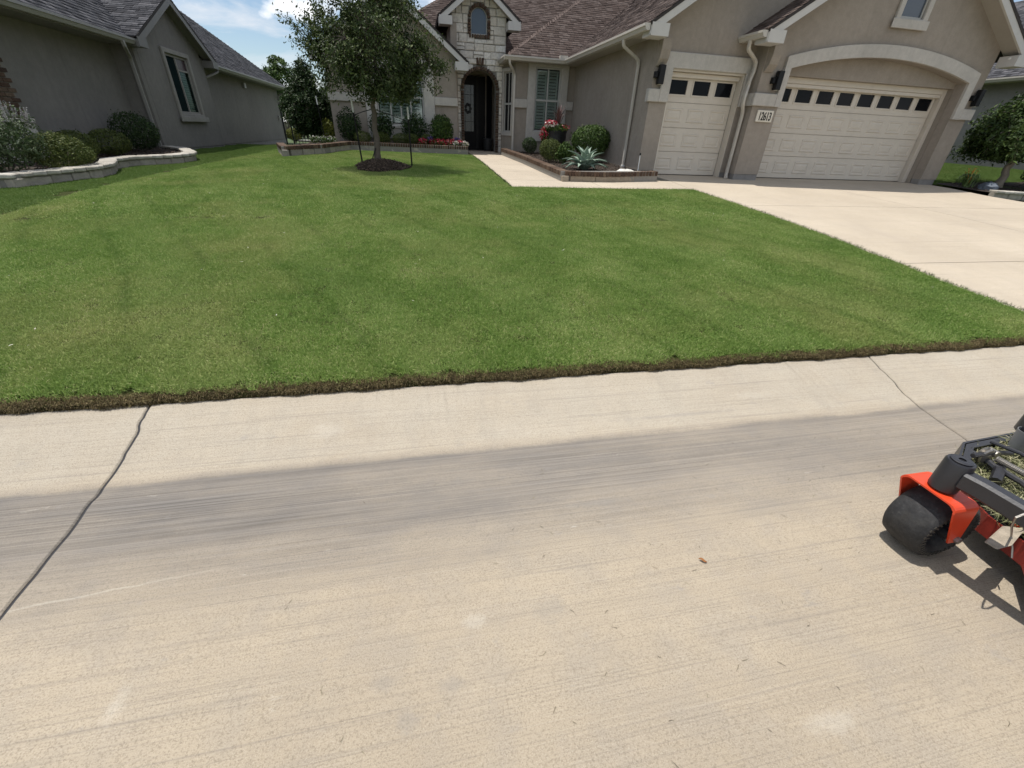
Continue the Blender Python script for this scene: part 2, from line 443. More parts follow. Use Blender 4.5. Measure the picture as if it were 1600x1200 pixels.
        sl = N.n('ShaderNodeMapRange', {'Value': N.math('ABSOLUTE', N.math('SUBTRACT', Y, ly)), 'From Min': .006, 'From Max': .002, 'To Max': .22}); sl.clamp = True
        sx = N.n('ShaderNodeMapRange', {'Value': X, 'From Min': -.8, 'From Max': -1.2}); sx.clamp = True
        c = N.mix(N.math('MULTIPLY', sl.outputs[0], sx.outputs[0]), c, (.68, .63, .54))
        # thin dark wet line at the gutter break
        ln = N.n('ShaderNodeMapRange', {'Value': N.math('ABSOLUTE', N.math('SUBTRACT', yy, 1.835)), 'From Min': .05, 'From Max': .0}); ln.clamp = True
        c = N.mix(N.math('MULTIPLY', ln.outputs[0], N.ramp(N.noise(p, 1.4, 4), (.35, .1), (.6, .55))), c, (.14, .13, .122))
        # runs down the face of the curb
        runs = N.ramp(N.noise(N.map(p, (26, 1.2, 1), rot=(0, 0, .25)), 1.0, 5, .65), (.52, 0), (.70, 1))
        top = N.n('ShaderNodeMapRange', {'Value': Y, 'From Min': 2.08, 'From Max': 2.42}); top.clamp = True
        c = N.mix(N.math('MULTIPLY', N.math('MULTIPLY', runs, top.outputs[0]), N.ramp(N.noise(p, .7, 3), (.45, 0), (.65, .6))), c, (.215, .19, .15))
        # scuffs and grey tyre smudges
        sc = N.ramp(N.noise(N.map(p, (2.2, 6, 1), rot=(0, 0, .2)), 2.1, 6, .7), (.66, 0), (.76, .55))
        c = N.mix(sc, c, (.64, .60, .53))
        smd = N.ramp(N.noise(N.map(p, (3.1, 4.2, 1), loc=(3, 1, 0)), 1.6, 6, .7), (.63, 0), (.75, .5))
        c = N.mix(smd, c, (.27, .258, .245))
    else:
        stn = N.ramp(N.noise(N.map(p, (1, .4, 1)), 1.3, 8, .72), (.50, 0), (.74, .6))
        c = N.mix(stn, c, (.36, .31, .25))
    N.link(c, b.inputs['Base Color']); b.inputs['Roughness'].default_value = .88; b.inputs['Specular IOR Level'].default_value = .25
    hgt = N.math('ADD', N.math('ADD', N.math('MULTIPLY', br, .9 if street else .35), N.math('MULTIPLY', grain, .55)), N.math('MULTIPLY', fine, .35))
    N.bump(hgt, .75 if street else .4, .007, b)
    return m
M_STREET = concrete('street_concrete', True)
M_DRIVE = concrete('driveway_concrete', False)
M_JOINT = plain('joint_sealant', (.030, .030, .033), .85, .25, 40, .4, 120)

# ---- street slabs (rolled curb included), one slab per joint-to-joint bay
street = struct(bpy.data.objects.new('street', None)); COL.objects.link(street); WO['street'] = Vector((0, 0, 0))
YR = list(np.linspace(-8, -.5, 7)) + list(np.linspace(-.25, 1.7, 40)) + list(np.linspace(1.74, 2.42, 22))
def joint_x(k, y):
    base = {0: -12.2, 1: -6.75, 2: -1.585, 3: 3.36, 4: 8.5, 5: 13.6, 6: 19, 7: -18}[k]
    if k == 3: base += .26 * (y - 1.8)
    if k == 2: base += -.055 * (y - 1.8)
    return base
jit = {k: list(np.convolve(RNG.normal(0, .0065, len(YR) + 2), [.22, .56, .22], 'valid') + .004 * np.sin(np.arange(len(YR)) * .31 + k)) for k in range(8)}
spall = {(2, q): -.022 for q in (29, 30, 33)}
order = [7, 0, 1, 2, 3, 4, 5, 6]
for a, b_ in zip(order[:-1], order[1:]):
    nx = 14; V = []; F = []
    for r, y in enumerate(YR):
        x0 = joint_x(a, y) + jit[a][r] + .006; x1 = joint_x(b_, y) + jit[b_][r] - .006 + spall.get((b_, r), 0)
        g = float(np.interp(y, GY, GM))
        xs = [x0, x0, x0 + .006] + list(np.linspace(x0, x1, nx)[1:-1]) + [x1 - .006, x1, x1]
        zs = [g - .07, g - .006, g] + [g] * (nx - 2) + [g, g - .006, g - .07]
        V += [(x, y, z) for x, z in zip(xs, zs)]
    m = nx + 4
    for r in range(len(YR) - 1):
        for c in range(m - 1):
            F.append((r * m + c, r * m + c + 1, (r + 1) * m + c + 1, (r + 1) * m + c))
    k = len(V); r = len(YR) - 1
    V += [(V[r * m + c][0], 2.424, V[r * m + c][2] - .2) for c in range(m)]
    F += [(r * m + c, r * m + c + 1, k + c + 1, k + c) for c in range(m - 1)]
    mb = MB(); mb.add(V, F); mb.build('slab', M_STREET, street, smooth=True, recalc=False)
for k in order:
    mb = MB(); V = []; F = []
    for r, y in enumerate(YR):
        g = float(np.interp(y, GY, GM)) - .009; x = joint_x(k, y) + jit[k][r]
        V += [(x - .03, y, g), (x + .03, y, g)]
    F = [(2 * r, 2 * r + 1, 2 * r + 3, 2 * r + 2) for r in range(len(YR) - 1)]
    mb.add(V, F).build('joint_filler', M_JOINT, street, recalc=False)

# ---- driveway and walk slabs
def slab(parent, x0, x1, y0, y1, mat=M_DRIVE, lift=0.0, gap=.006, name='slab', xf=None):
    nx = max(2, int((x1 - x0) / .5) + 1); ny = max(2, int((y1 - y0) / .3) + 1)
    V = []; F = []
    def zz(x, y): return float(G(x, y)) + lift
    x0f = (lambda y: x0) if xf is None else xf
    ys = [y0 + gap] + list(np.linspace(y0 + gap, y1 - gap, ny)) + [y1 - gap]
    for i, y in enumerate(ys):
        xa, xb = x0f(y) + gap, x1 - gap
        xs = [xa] + list(np.linspace(xa, xb, nx)) + [xb]
        for j, x in enumerate(xs):
            low = i in (0, len(ys) - 1) or j in (0, len(xs) - 1)
            V.append((x, y, zz(x, y) - (.1 if low else 0)))
    m = nx + 2
    for i in range(len(ys) - 1):
        for j in range(m - 1):
            F.append((i * m + j, i * m + j + 1, (i + 1) * m + j + 1, (i + 1) * m + j))
    return MB().add(V, F).build(name, mat, parent, recalc=False)
drive = struct(bpy.data.objects.new('driveway', None)); COL.objects.link(drive); WO['driveway'] = Vector((0, 0, 0))
slab(drive, 5.9, 14.35, 2.43, 4.28); slab(drive, 5.9, 10.1, 4.28, 7.5); slab(drive, 10.1, 14.35, 4.28, 7.5)
slab(drive, 5.9, 10.1, 7.5, 11.3); slab(drive, 10.1, 14.35, 7.5, 11.3)
MB().add([(5.9, 2.43, -1.47), (14.4, 2.43, -1.47), (14.4, 4.3, -1.26), (14.4, 7.6, -1.03), (14.4, 11.3, -.80), (5.9, 11.3, -.80), (5.9, 7.6, -1.03), (5.9, 4.3, -1.26)],
         [(0, 1, 2, 7), (7, 2, 3, 6), (6, 3, 4, 5)]).build('joint_filler', M_JOINT, drive, recalc=False)
walk = struct(bpy.data.objects.new('front_walk', None)); COL.objects.link(walk); WO['front_walk'] = Vector((0, 0, 0))
slab(walk, 3.9, 5.9, 9.07, 10.12); slab(walk, 1.88, 3.9, 9.07, 10.12)
for y0, y1 in ((10.12, 11.6), (11.6, 13.1), (13.1, 14.6), (14.6, 16.1), (16.1, 17.46)):
    slab(walk, 1.88, 3.28 - (y1 - 10.1) * .033, y0, y1)
MB().add([(1.9, 9.1, -.965), (5.9, 9.1, -.945), (5.9, 10.1, -.875), (1.9, 10.1, -.925)], [(0, 1, 2, 3)]).build('joint_filler', M_JOINT, walk, recalc=False)

# ---- far ground sheet, reaching the horizon
M_FAR = plain('distant_grass', (.055, .085, .025), .95, .3, .8, .3, 30)
xs = [-900, -200, -60, -30] + list(np.arange(-20, 30.1, 1.0)) + [45, 80, 250, 900]
ys = [-900, -200, -60, -20, -8.5, -8] + list(np.arange(-6, 2, 2.0)) + list(np.arange(2, 36, .8)) + [45, 80, 250, 900]
V = [(x, y, float(G(np.clip(x, -20, 30), np.clip(y, -8, 60))) - .10) for y in ys for x in xs]
nx = len(xs)
struct(MB().add(V, [(j * nx + i, j * nx + i + 1, (j + 1) * nx + i + 1, (j + 1) * nx + i) for j in range(len(ys) - 1) for i in range(nx - 1)]).build('ground', M_FAR, recalc=False))

# ---- lawns: soil sheets plus blades
def in_poly(P, poly):
    x, y = P[:, 0], P[:, 1]; r = np.zeros(len(P), bool); n = len(poly)
    for i in range(n):
        (x0, y0), (x1, y1) = poly[i], poly[(i + 1) % n]
        if y0 == y1: continue
        c = ((y0 > y) != (y1 > y)) & (x < (x1 - x0) * (y - y0) / (y1 - y0) + x0); r ^= c
    return r
def dist_poly(P, poly):
    d = np.full(len(P), 1e9); n = len(poly)
    for i in range(n):
        a, b = np.array(poly[i]), np.array(poly[(i + 1) % n]); ab = b - a
        t = np.clip(((P - a) @ ab) / (ab @ ab), 0, 1); d = np.minimum(d, np.hypot(*(P - a - t[:, None] * ab).T))
    return d
def lawn_z(x, y):
    return G(x, y) + .012 + .050 * np.exp(-np.clip(np.asarray(y) - 2.42, 0, 50) / .6) - .036 * np.exp(-np.clip(np.asarray(y) - 2.42, 0, 50) / .055)
PROP = [(-4.87, 2.43), (-4.9, 6.4), (-4.94, 9.1), (-4.78, 11.4), (-4.4, 17.4), (-4.3, 22.5)]
LAWN = [(-4.87, 2.43), (5.875, 2.43), (5.875, 9.04), (1.855, 9.04), (1.85, 15.75), (-2.06, 16.05), (-2.62, 14.2), (-3.35, 13.42), (-3.95, 15.35), (-3.2, 16.0), (-3.1, 22.5)] + PROP[::-1][:-1]
LPLANT = [(-7.5, 8.22), (-6.08, 8.24), (-5.88, 8.62), (-5.68, 9.07), (-5.55, 9.55), (-5.60, 10.15), (-5.86, 10.75), (-6.0, 11.1), (-5.9, 11.7), (-5.55, 12.1), (-5.30, 12.55), (-5.36, 13.2), (-5.7, 13.9), (-6.2, 14.75), (-6.85, 15.25)]
LAWN_N = PROP + [(-6.5, 22.5), (-7.15, 22.5), (-7.15, 19.8), (-6.85, 19.8), (-6.85, 15.3)] + LPLANT[::-1][1:] + [(-13, 8.22), (-13, 2.43)]
RLAWN = [(14.45, 10.62), (14.6, 10.2), (15.6, 10.0), (17.5, 9.6), (20.6, 9.5), (20.9, 19), (14.9, 19), (14.6, 11.5)]
RLAWN2 = [(14.45, 2.43), (20, 2.43), (20, 8.0), (17, 8.3), (14.6, 8.35)]
def soil_mat():
    m, t, b = new_mat('thatch_soil'); N = NT(t); p = N.pos()
    c = N.ramp(N.noise(p, 160, 4, .7), (.35, (.020, .022, .008)), (.5, (.045, .055, .016)), (.66, (.085, .085, .032)))
    N.link(c, b.inputs['Base Color']); b.inputs['Roughness'].default_value = .95; b.inputs['Specular IOR Level'].default_value = .1
    N.bump(N.noise(p, 110, 4, .7), .9, .02, b); return m
M_SOIL = soil_mat()
def lawn_sheet(name, poly, step=.45):
    P = [Vector(q) for q in poly]; n = len(P)
    A = np.array(poly); gx = np.arange(A[:, 0].min(), A[:, 0].max(), step); gy = np.arange(A[:, 1].min(), A[:, 1].max(), step)
    Q = np.array([(x, y) for x in gx for y in gy]); Q = Q[in_poly(Q, poly)]; Q = Q[dist_poly(Q, poly) > step * .35]
    rv = delaunay_2d_cdt(P + [Vector(q) for q in Q.tolist()], [(i, (i + 1) % n) for i in range(n)], [list(range(n))], 1, 1e-4)
    V = [(v.x, v.y, float(lawn_z(v.x, v.y))) for v in rv[0]]; F = [tuple(f) for f in rv[2]]
    k = len(V)
    V += [(x, y, float(lawn_z(x, y))) for x, y in poly] + [(x, y, float(lawn_z(x, y)) - .12) for x, y in poly]
    F += [(k + i, k + (i + 1) % n, k + n + (i + 1) % n, k + n + i) for i in range(n)]
    return struct(MB().add(V, F).build(name, M_SOIL, smooth=False, recalc=False))
lawn_sheet('lawn', LAWN); lawn_sheet('side_lawn', LAWN_N); lawn_sheet('right_lawn', RLAWN); lawn_sheet('right_front_lawn', RLAWN2)

def grass_mat(name, stops, patch_col, patch_amt, stripes=.0):
    m, t, b = new_mat(name); N = NT(t); p = N.pos()
    a = N.n('ShaderNodeAttribute', attribute_name='rnd').outputs['Fac']
    sh = N.noise(p, 1.15, 5, .6); sh2 = N.noise(N.map(p, loc=(4, 2, 0)), 4.5, 5, .65)
    a2 = N.math('ADD', a, N.math('MULTIPLY', N.math('SUBTRACT', N.math('ADD', N.math('MULTIPLY', sh, .6), N.math('MULTIPLY', sh2, .4)), .5), 1.25), clamp=True)
    c = N.ramp(a2, *stops)
    c = N.mix(N.math('MULTIPLY', N.ramp(N.noise(N.map(p, loc=(9, 4, 0)), .75, 6, .62), (.47, 0), (.70, 1)), patch_amt), c, patch_col)
    if stripes:
        q = N.map(p, rot=(0, 0, math.radians(-29)))
        x = N.n('ShaderNodeSeparateXYZ', {0: q}).outputs[0]
        x = N.math('ADD', x, N.math('MULTIPLY', N.noise(p, .35, 2), .5))
        s = N.math('ABSOLUTE', N.math('SINE', N.math('MULTIPLY', x, math.pi / .62)))
        line = N.math('MULTIPLY', N.ramp(s, (0.0, 1), (.34, 0)), N.ramp(N.noise(N.map(p, loc=(1, 7, 0)), 1.6, 4), (.42, 0), (.6, 1)))
        lane = N.ramp(N.math('SINE', N.math('MULTIPLY', x, math.pi / .62)), (.35, 0), (.65, 1))
        c = N.mix(N.math('MULTIPLY', lane, .08), c, (.42, .50, .20))
        c = N.mix(N.math('MULTIPLY', line, stripes * .6), c, (.065, .135, .022))
    N.link(c, b.inputs['Base Color']); b.inputs['Roughness'].default_value = .6; b.inputs['Specular IOR Level'].default_value = .3
    tr = N.n('ShaderNodeBsdfTranslucent', {'Color': c})
    ms = N.n('ShaderNodeMixShader', {0: .28, 1: b.outputs[0], 2: tr.outputs[0]})
    N.link(ms.outputs[0], t.nodes['Material Output'].inputs[0])
    return m
M_GRASS = grass_mat('lawn_blades', [(0, (.080, .160, .024)), (.4, (.175, .285, .052)), (.7, (.300, .390, .110)), (1, (.56, .52, .27))], (.43, .39, .165), .36, .5)
M_GRASS_N = grass_mat('side_lawn_blades', [(0, (.070, .130, .022)), (.5, (.125, .205, .042)), (.85, (.18, .25, .065)), (1, (.26, .29, .12))], (.17, .19, .06), .3)
def blade_tile(name, mat, size, n, hmin, hmax, width, seed, flat=.85):
    r = np.random.default_rng(seed)
    bx, by = r.uniform(-size / 2, size / 2, (2, n)); h = r.uniform(hmin, hmax, n); th = r.uniform(0, 2 * np.pi, n)
    lean = np.abs(r.normal(flat, .42, n)); w = width * r.uniform(.6, 1.3, n); fa = r.uniform(0, 2 * np.pi, n)
    dx, dy = np.cos(th), np.sin(th); px, py = np.cos(fa), np.sin(fa)
    def ringpt(f, k, s):
        out = h * (f * np.sin(np.clip(lean, 0, 1.35)) * (f ** .6)); zz = h * f * np.cos(np.clip(lean * f, 0, 1.35))
        return np.stack([bx + dx * out + s * px * w * k / 2, by + dy * out + s * py * w * k / 2, zz - .004], 1)
    V = np.stack([ringpt(0., 1, -1), ringpt(0., 1, 1), ringpt(.55, .85, 1), ringpt(.55, .85, -1), ringpt(1., .15, 1), ringpt(1., .15, -1)], 1).reshape(-1, 3)
    i = np.arange(n)[:, None] * 6
    F = np.concatenate([i + np.array([[0, 1, 2, 3]]), i + np.array([[3, 2, 4, 5]])])
    rv = np.repeat(np.clip(r.beta(2, 2.6, n), 0, 1), 6)
    me = raw_mesh(name, V, F, mat, {'rnd': rv})
    return bpy.data.objects.new(name, me)
def tile_set(name, mat, *a, count=4, **k):
    c = bpy.data.collections.new(name)
    for i in range(count):
        c.objects.link(blade_tile(name + '_tile', mat, *a, seed=i + len(name), **k))
    return c
def grass_field(name, label, poly, coll, spacing, region, inset=.10, band=1e9, smin=.85, smax=1.15):
    A = np.array(poly); (xa, ya), (xb, yb) = A.min(0), A.max(0)
    xa, xb, ya, yb = max(xa, region[0]), min(xb, region[1]), max(ya, region[2]), min(yb, region[3])
    gx, gy = np.meshgrid(np.arange(xa, xb, spacing), np.arange(ya, yb, spacing))
    P = np.stack([gx.ravel(), gy.ravel()], 1) + RNG.uniform(-.38, .38, (gx.size, 2)) * spacing
    P = P[in_poly(P, poly)]; dp = dist_poly(P, poly); P = P[(dp > inset) & (dp < band)]
    P = P[(P[:, 0] >= region[0]) & (P[:, 0] < region[1]) & (P[:, 1] >= region[2]) & (P[:, 1] < region[3])]
    z = lawn_z(P[:, 0], P[:, 1]); n = len(P)
    me = bpy.data.meshes.new(name); me.vertices.add(n)
    me.vertices.foreach_set('co', np.column_stack([P, z + H]).astype(np.float32).ravel())
    e = .05; sx = (lawn_z(P[:, 0] + e, P[:, 1]) - lawn_z(P[:, 0] - e, P[:, 1])) / (2 * e); sy = (lawn_z(P[:, 0], P[:, 1] + e) - lawn_z(P[:, 0], P[:, 1] - e)) / (2 * e)
    rz = RNG.choice([0, .5 * np.pi, np.pi, 1.5 * np.pi], n) + RNG.uniform(-.3, .3, n)
    # tilt with the slope: rotation about world X and Y before the spin about local Z
    rot = []
    for i in range(n):
        nrm = Vector((-sx[i], -sy[i], 1)).normalized()
        rot.append(tuple((nrm.to_track_quat('Z', 'Y').to_matrix() @ Matrix.Rotation(rz[i], 3, 'Z')).to_euler()))
    at = me.attributes.new('rot', 'FLOAT_VECTOR', 'POINT'); at.data.foreach_set('vector', np.array(rot, np.float32).ravel())
    at = me.attributes.new('scl', 'FLOAT', 'POINT'); at.data.foreach_set('value', RNG.uniform(smin, smax, n).astype(np.float32))
    at = me.attributes.new('idx', 'INT', 'POINT'); at.data.foreach_set('value', RNG.integers(0, len(coll.objects), n).astype(np.int32))
    o = bpy.data.objects.new(name, me); COL.objects.link(o)
    g = bpy.data.node_groups.new(name, 'GeometryNodeTree')
    g.interface.new_socket('Geometry', in_out='INPUT', socket_type='NodeSocketGeometry'); g.interface.new_socket('Geometry', in_out='OUTPUT', socket_type='NodeSocketGeometry')
    gi, go = g.nodes.new('NodeGroupInput'), g.nodes.new('NodeGroupOutput')
    ip = g.nodes.new('GeometryNodeInstanceOnPoints'); ci = g.nodes.new('GeometryNodeCollectionInfo')
    ci.inputs['Collection'].default_value = coll; ci.inputs['Separate Children'].default_value = True; ci.inputs['Reset Children'].default_value = True
    def na(nm, ty):
        q = g.nodes.new('GeometryNodeInputNamedAttribute'); q.data_type = ty; q.inputs['Name'].default_value = nm
        return [s for s in q.outputs if s.enabled][0]
    g.links.new(gi.outputs[0], ip.inputs['Points']); g.links.new(ci.outputs[0], ip.inputs['Instance']); ip.inputs['Pick Instance'].default_value = True
    g.links.new(na('idx', 'INT'), ip.inputs['Instance Index']); g.links.new(na('rot', 'FLOAT_VECTOR'), ip.inputs['Rotation']); g.links.new(na('scl', 'FLOAT'), ip.inputs['Scale'])
    g.links.new(ip.outputs[0], go.inputs[0])
    md = o.modifiers.new('blades', 'NODES'); md.node_group = g
    tag(o, label, 'grass', kind='stuff')
    return o
T_NEAR = tile_set('near_blades', M_GRASS, .25, 1300, .012, .030, .0032)
T_FAR = tile_set('far_blades', M_GRASS, .42, 1500, .014, .032, .0055)
T_NBR = tile_set('side_blades', M_GRASS_N, .42, 1700, .018, .036, .0055)
LAWN_IN = [(-4.87, 2.435), (5.875, 2.435)] + LAWN[2:]
grass_field('lawn_grass', 'mown green front lawn in full sun beside the kerb', LAWN_IN, T_NEAR, .135, (-8, 8, 2.3, 6.2), .14)
grass_field('lawn_grass', 'mown green lawn in front of the walk and round the young tree', LAWN, T_FAR, .215, (-8, 8, 6.2, 24), .21)
T_RIM = tile_set('rim_blades', M_GRASS, .11, 260, .012, .030, .0034)
grass_field('lawn_rim_grass', 'neat grass rim of the front lawn along kerb, driveway and walk', LAWN_IN, T_RIM, .062, (-6, 8, 2.3, 16.2), .052, .26)
grass_field('side_lawn_grass', 'darker smooth green lawn beside the grey house', LAWN_N, T_NBR, .22, (-13, 0, 2.3, 24), .15)
grass_field('right_lawn_grass', 'strip of green lawn beyond the clipped tree', RLAWN, T_NBR, .26, (14, 21, 9, 19), .15)

# turf face above the kerb and along the driveway: cut brown thatch and drooping blades
def edge_blades(name, label, segs, dens, stops, out, hmin, hmax, top_in=.02):
    m = attr_mat(name + '_mat', stops, .8, noise_amt=.5, nscale=30, translucent=.15)
    VV = []; RR = []
    for (x0, y0), (x1, y1), (nx_, ny_) in segs:
        Ls = math.hypot(x1 - x0, y1 - y0); n = int(Ls * dens); t = RNG.uniform(0, 1, n)
        bx, by = x0 + (x1 - x0) * t, y0 + (y1 - y0) * t
        wob = .014 * np.sin(bx * 5.1 + by * 7) + .010 * np.sin(bx * 13 + by * 31) + .008 * np.sin(bx * 31 + 2)
        up_ = RNG.uniform(0, 1, n) ** .6
        bz = None
        inn = RNG.uniform(-.012, .012, n) + wob * .5 - (up_ > .6) * RNG.uniform(0, 1, n) ** 1.4 * top_in
        bx = bx + nx_ * inn; by = by + ny_ * inn; bz = lawn_z(bx, by) - .060 * (1 - np.minimum(up_ / .72, 1))
        h = RNG.uniform(hmin, hmax, n); az = RNG.uniform(-1.2, 1.2, n); el = RNG.uniform(-.5, 1.2, n)
        ox, oy = nx_ * np.cos(az) - ny_ * np.sin(az), nx_ * np.sin(az) + ny_ * np.cos(az)
        tip = np.stack([bx + ox * h * np.cos(el) * out, by + oy * h * np.cos(el) * out, bz + h * np.sin(el)], 1)
        w = .0028; fx, fy = -oy, ox
        B = np.stack([bx, by, bz], 1); S = np.stack([fx * w / 2, fy * w / 2, np.zeros(n)], 1)
        mid = (B + tip) / 2 + np.array([0, 0, .006])
        VV.append(np.stack([B - S, B + S, mid + S * .9, mid - S * .9, tip + S * .2, tip - S * .2], 1).reshape(-1, 3))
        RR.append(np.repeat(np.clip(RNG.beta(2, 2.4, n) * .75 + .15 * up_ + np.clip(-inn / .15, 0, 1) * .8 * (top_in > .05), 0, 1), 6))
    V = np.concatenate(VV); R = np.concatenate(RR); V[:, 2] += H
    n = len(V) // 6; i = np.arange(n)[:, None] * 6
    F = np.concatenate([i + np.array([[0, 1, 2, 3]]), i + np.array([[3, 2, 4, 5]])])
    me = raw_mesh(name, V, F, m, {'rnd': R}); o = bpy.data.objects.new(name, me); COL.objects.link(o)
    return tag(o, label, 'grass', kind='stuff')
edge_blades('turf_edge', 'cut brown thatch edge of the lawn above the kerb', [((-9, 2.426), (5.9, 2.426), (0, -1))], 8500,
            [(0, (.035, .024, .012)), (.3, (.13, .10, .045)), (.6, (.32, .25, .13)), (.82, (.24, .25, .09)), (1, (.10, .15, .035))], .62, .012, .028, .045)
edge_blades('lawn_fringe', 'green grass fringe along the driveway and front walk', [((5.88, 2.45), (5.88, 9.04), (1, 0)), ((1.86, 9.045), (5.88, 9.045), (0, 1)), ((1.85, 9.04), (1.85, 15.7), (1, 0))], 900,
            [(0, (.02, .03, .008)), (.4, (.05, .085, .018)), (1, (.11, .17, .04))], .9, .02, .05)
# ================================================================== HOUSE TOOLS
def roof_planes(parent, planes, mat_sh, mat_deck, mat_soffit, caps=(), expo=.13, tabs=(.13, .28)):
    """planes: polygons whose first edge is the eave. Builds the decks (one roof part) and the shingle courses on them."""
    mb = MB()
    VV = []; RR = []
    for poly in planes:
        P = [Vector(p) for p in poly]; u = (P[1] - P[0]).normalized(); nrm = None
        for k in range(2, len(P)):
            c = u.cross(P[k] - P[0])
            if c.length > 1e-3: nrm = c.normalized(); break
        if nrm.z < 0: nrm = -nrm
        v = nrm.cross(u)
        if v.z < 0: v = -v
        n = len(P)
        mb.add([p for p in P] + [p - Vector((0, 0, .06)) for p in P], [tuple(range(n)), tuple(reversed(range(n, 2 * n)))] + [(i, (i + 1) % n, n + (i + 1) % n, n + i) for i in range(n)])
        uv = [((p - P[0]).dot(u), (p - P[0]).dot(v)) for p in P]
        vmax = max(q[1] for q in uv); rows = int(vmax / expo) + 1
        for r in range(rows):
            v0, v1 = r * expo - .02, min((r + 1) * expo + .02, vmax)
            vm = min(max(r * expo + expo * .5, .001), vmax - .001); xs = []
            for i in range(n):
                (a, b), (c, d) = uv[i], uv[(i + 1) % n]
                if (b <= vm) != (d <= vm): xs.append(a + (c - a) * (vm - b) / (d - b))
            if len(xs) < 2: continue
            xa, xb = min(xs), max(xs); x = xa - RNG.uniform(0, tabs[0])
            while x < xb:
                w = RNG.uniform(*tabs); a, b = max(x, xa), min(x + w, xb); x += w
                if b - a < .02: continue
                lift = RNG.choice([.010, .016, .022]); r_ = RNG.uniform(0, 1)
                q = [(a + .003, v0, lift), (b - .003, v0, lift), (b - .003, v1, .004), (a + .003, v1, .004), (a + .003, v0, -.005), (b - .003, v0, -.005)]
                VV += [P[0] + u * s_ + v * t_ + nrm * h_ for s_, t_, h_ in q]; RR += [r_] * 6
    roof = mb.build('roof', mat_deck, parent)
    V = np.array([tuple(q) for q in VV]); V[:, 2] += H; b = origin_of(roof); V -= np.array(b)
    i = np.arange(len(V) // 6)[:, None] * 6
    F = np.concatenate([i + np.array([[0, 1, 2, 3]]), i + np.array([[4, 5, 1, 0]])])
    me = raw_mesh('shingles', V, F, mat_sh, {'rnd': np.array(RR)})
    o = bpy.data.objects.new('shingles', me); COL.objects.link(o); o.parent = roof; o['kind'] = 'stuff'
    # hip and ridge cap shingles
    VV = []; RR = []
    for p0, p1, na, nb in caps:
        p0, p1 = Vector(p0), Vector(p1); t = (p1 - p0); Ln = t.length; t.normalize()
        na, nb = Vector(na), Vector(nb)
        k = 0.0
        while k < Ln:
            a = p0 + t * k; e = p0 + t * min(k + .2, Ln); upv = Vector((0, 0, .028)); up1 = Vector((0, 0, .012))
            c0, c1 = a + upv, e + up1
            VV += [c0, c1, e + na * .15 + up1 * .6, a + na * .15 + upv * .8, c0, c1, e + nb * .15 + up1 * .6, a + nb * .15 + upv * .8]
            r_ = RNG.uniform(.2, .8); RR += [r_] * 8; k += .16
    if VV:
        V = np.array([tuple(q) for q in VV]); V[:, 2] += H; V -= np.array(b)
        me = raw_mesh('ridge_caps', V, np.arange(len(V)).reshape(-1, 4), mat_sh, {'rnd': np.array(RR)})
        o = bpy.data.objects.new('ridge_caps', me); COL.objects.link(o); o.parent = roof; o['kind'] = 'stuff'
    return roof
GUT = [(0, 0), (0, -.115), (-.075, -.115), (-.105, -.055), (-.125, -.045), (-.125, 0), (-.112, 0), (-.112, -.03), (-.012, -.03), (-.012, 0)]
def gutter(parent, p0, p1, out, mat, close=True):
    """K-style gutter from p0 to p1 (top of fascia), profile pointing along 'out'"""
    mb = MB(); out = Vector(out); P0, P1 = Vector(p0), Vector(p1)
    vs = [P + out * (-a) + Vector((0, 0, b)) for P in (P0, P1) for a, b in GUT]; n = len(GUT)
    fs = [(i, (i + 1) % n, n + (i + 1) % n, n + i) for i in range(n)]
    mb.add(vs, fs)
    for k in (0, 1):
        P = (P0, P1)[k]
        d = (P1 - P0).normalized() * (.004 if k else -.004)
        mb.add([P + d + out * .0, P + d + out * .125, P + d + out * .125 - Vector((0, 0, .045)), P + d + out * .075 - Vector((0, 0, .115)), P + d - Vector((0, 0, .115))], [(0, 1, 2, 3, 4)])
    return mb.build('gutter', mat, parent)
def downspout(parent, path, mat, side, w=.075, d=.055):
    P = [Vector(p) for p in path]; Q = [P[0]]
    for a, b, c in zip(P[:-2], P[1:-1], P[2:]):
        r = min(.09, (b - a).length * .4, (c - b).length * .4)
        p0, p1 = b + (a - b).normalized() * r, b + (c - b).normalized() * r
        Q += [p0, (p0 + p1) / 2 * .5 + b * .5, p1]
    Q.append(P[-1])
    prof = [(-w / 2, -d / 2), (w / 2, -d / 2), (w / 2, d / 2), (-w / 2, d / 2)]
    return MB().sweep(prof, Q, side=side).build('downspout', mat, parent, bevel=.008)
def rake_board(parent, p0, p1, depth, th, mat, name='rake_board', axis='y'):
    """board hanging below the line p0-p1, thickness th along +axis"""
    P0, P1 = Vector(p0), Vector(p1); t = Vector((0, th, 0)) if axis == 'y' else Vector((-th, 0, 0)); d = Vector((0, 0, -depth))
    vs = [P0, P1, P1 + d, P0 + d]; vs += [q + t for q in vs]
    return MB().add(vs, [(0, 1, 2, 3), (7, 6, 5, 4), (0, 4, 5, 1), (1, 5, 6, 2), (2, 6, 7, 3), (3, 7, 4, 0)]).build(name, mat, parent)
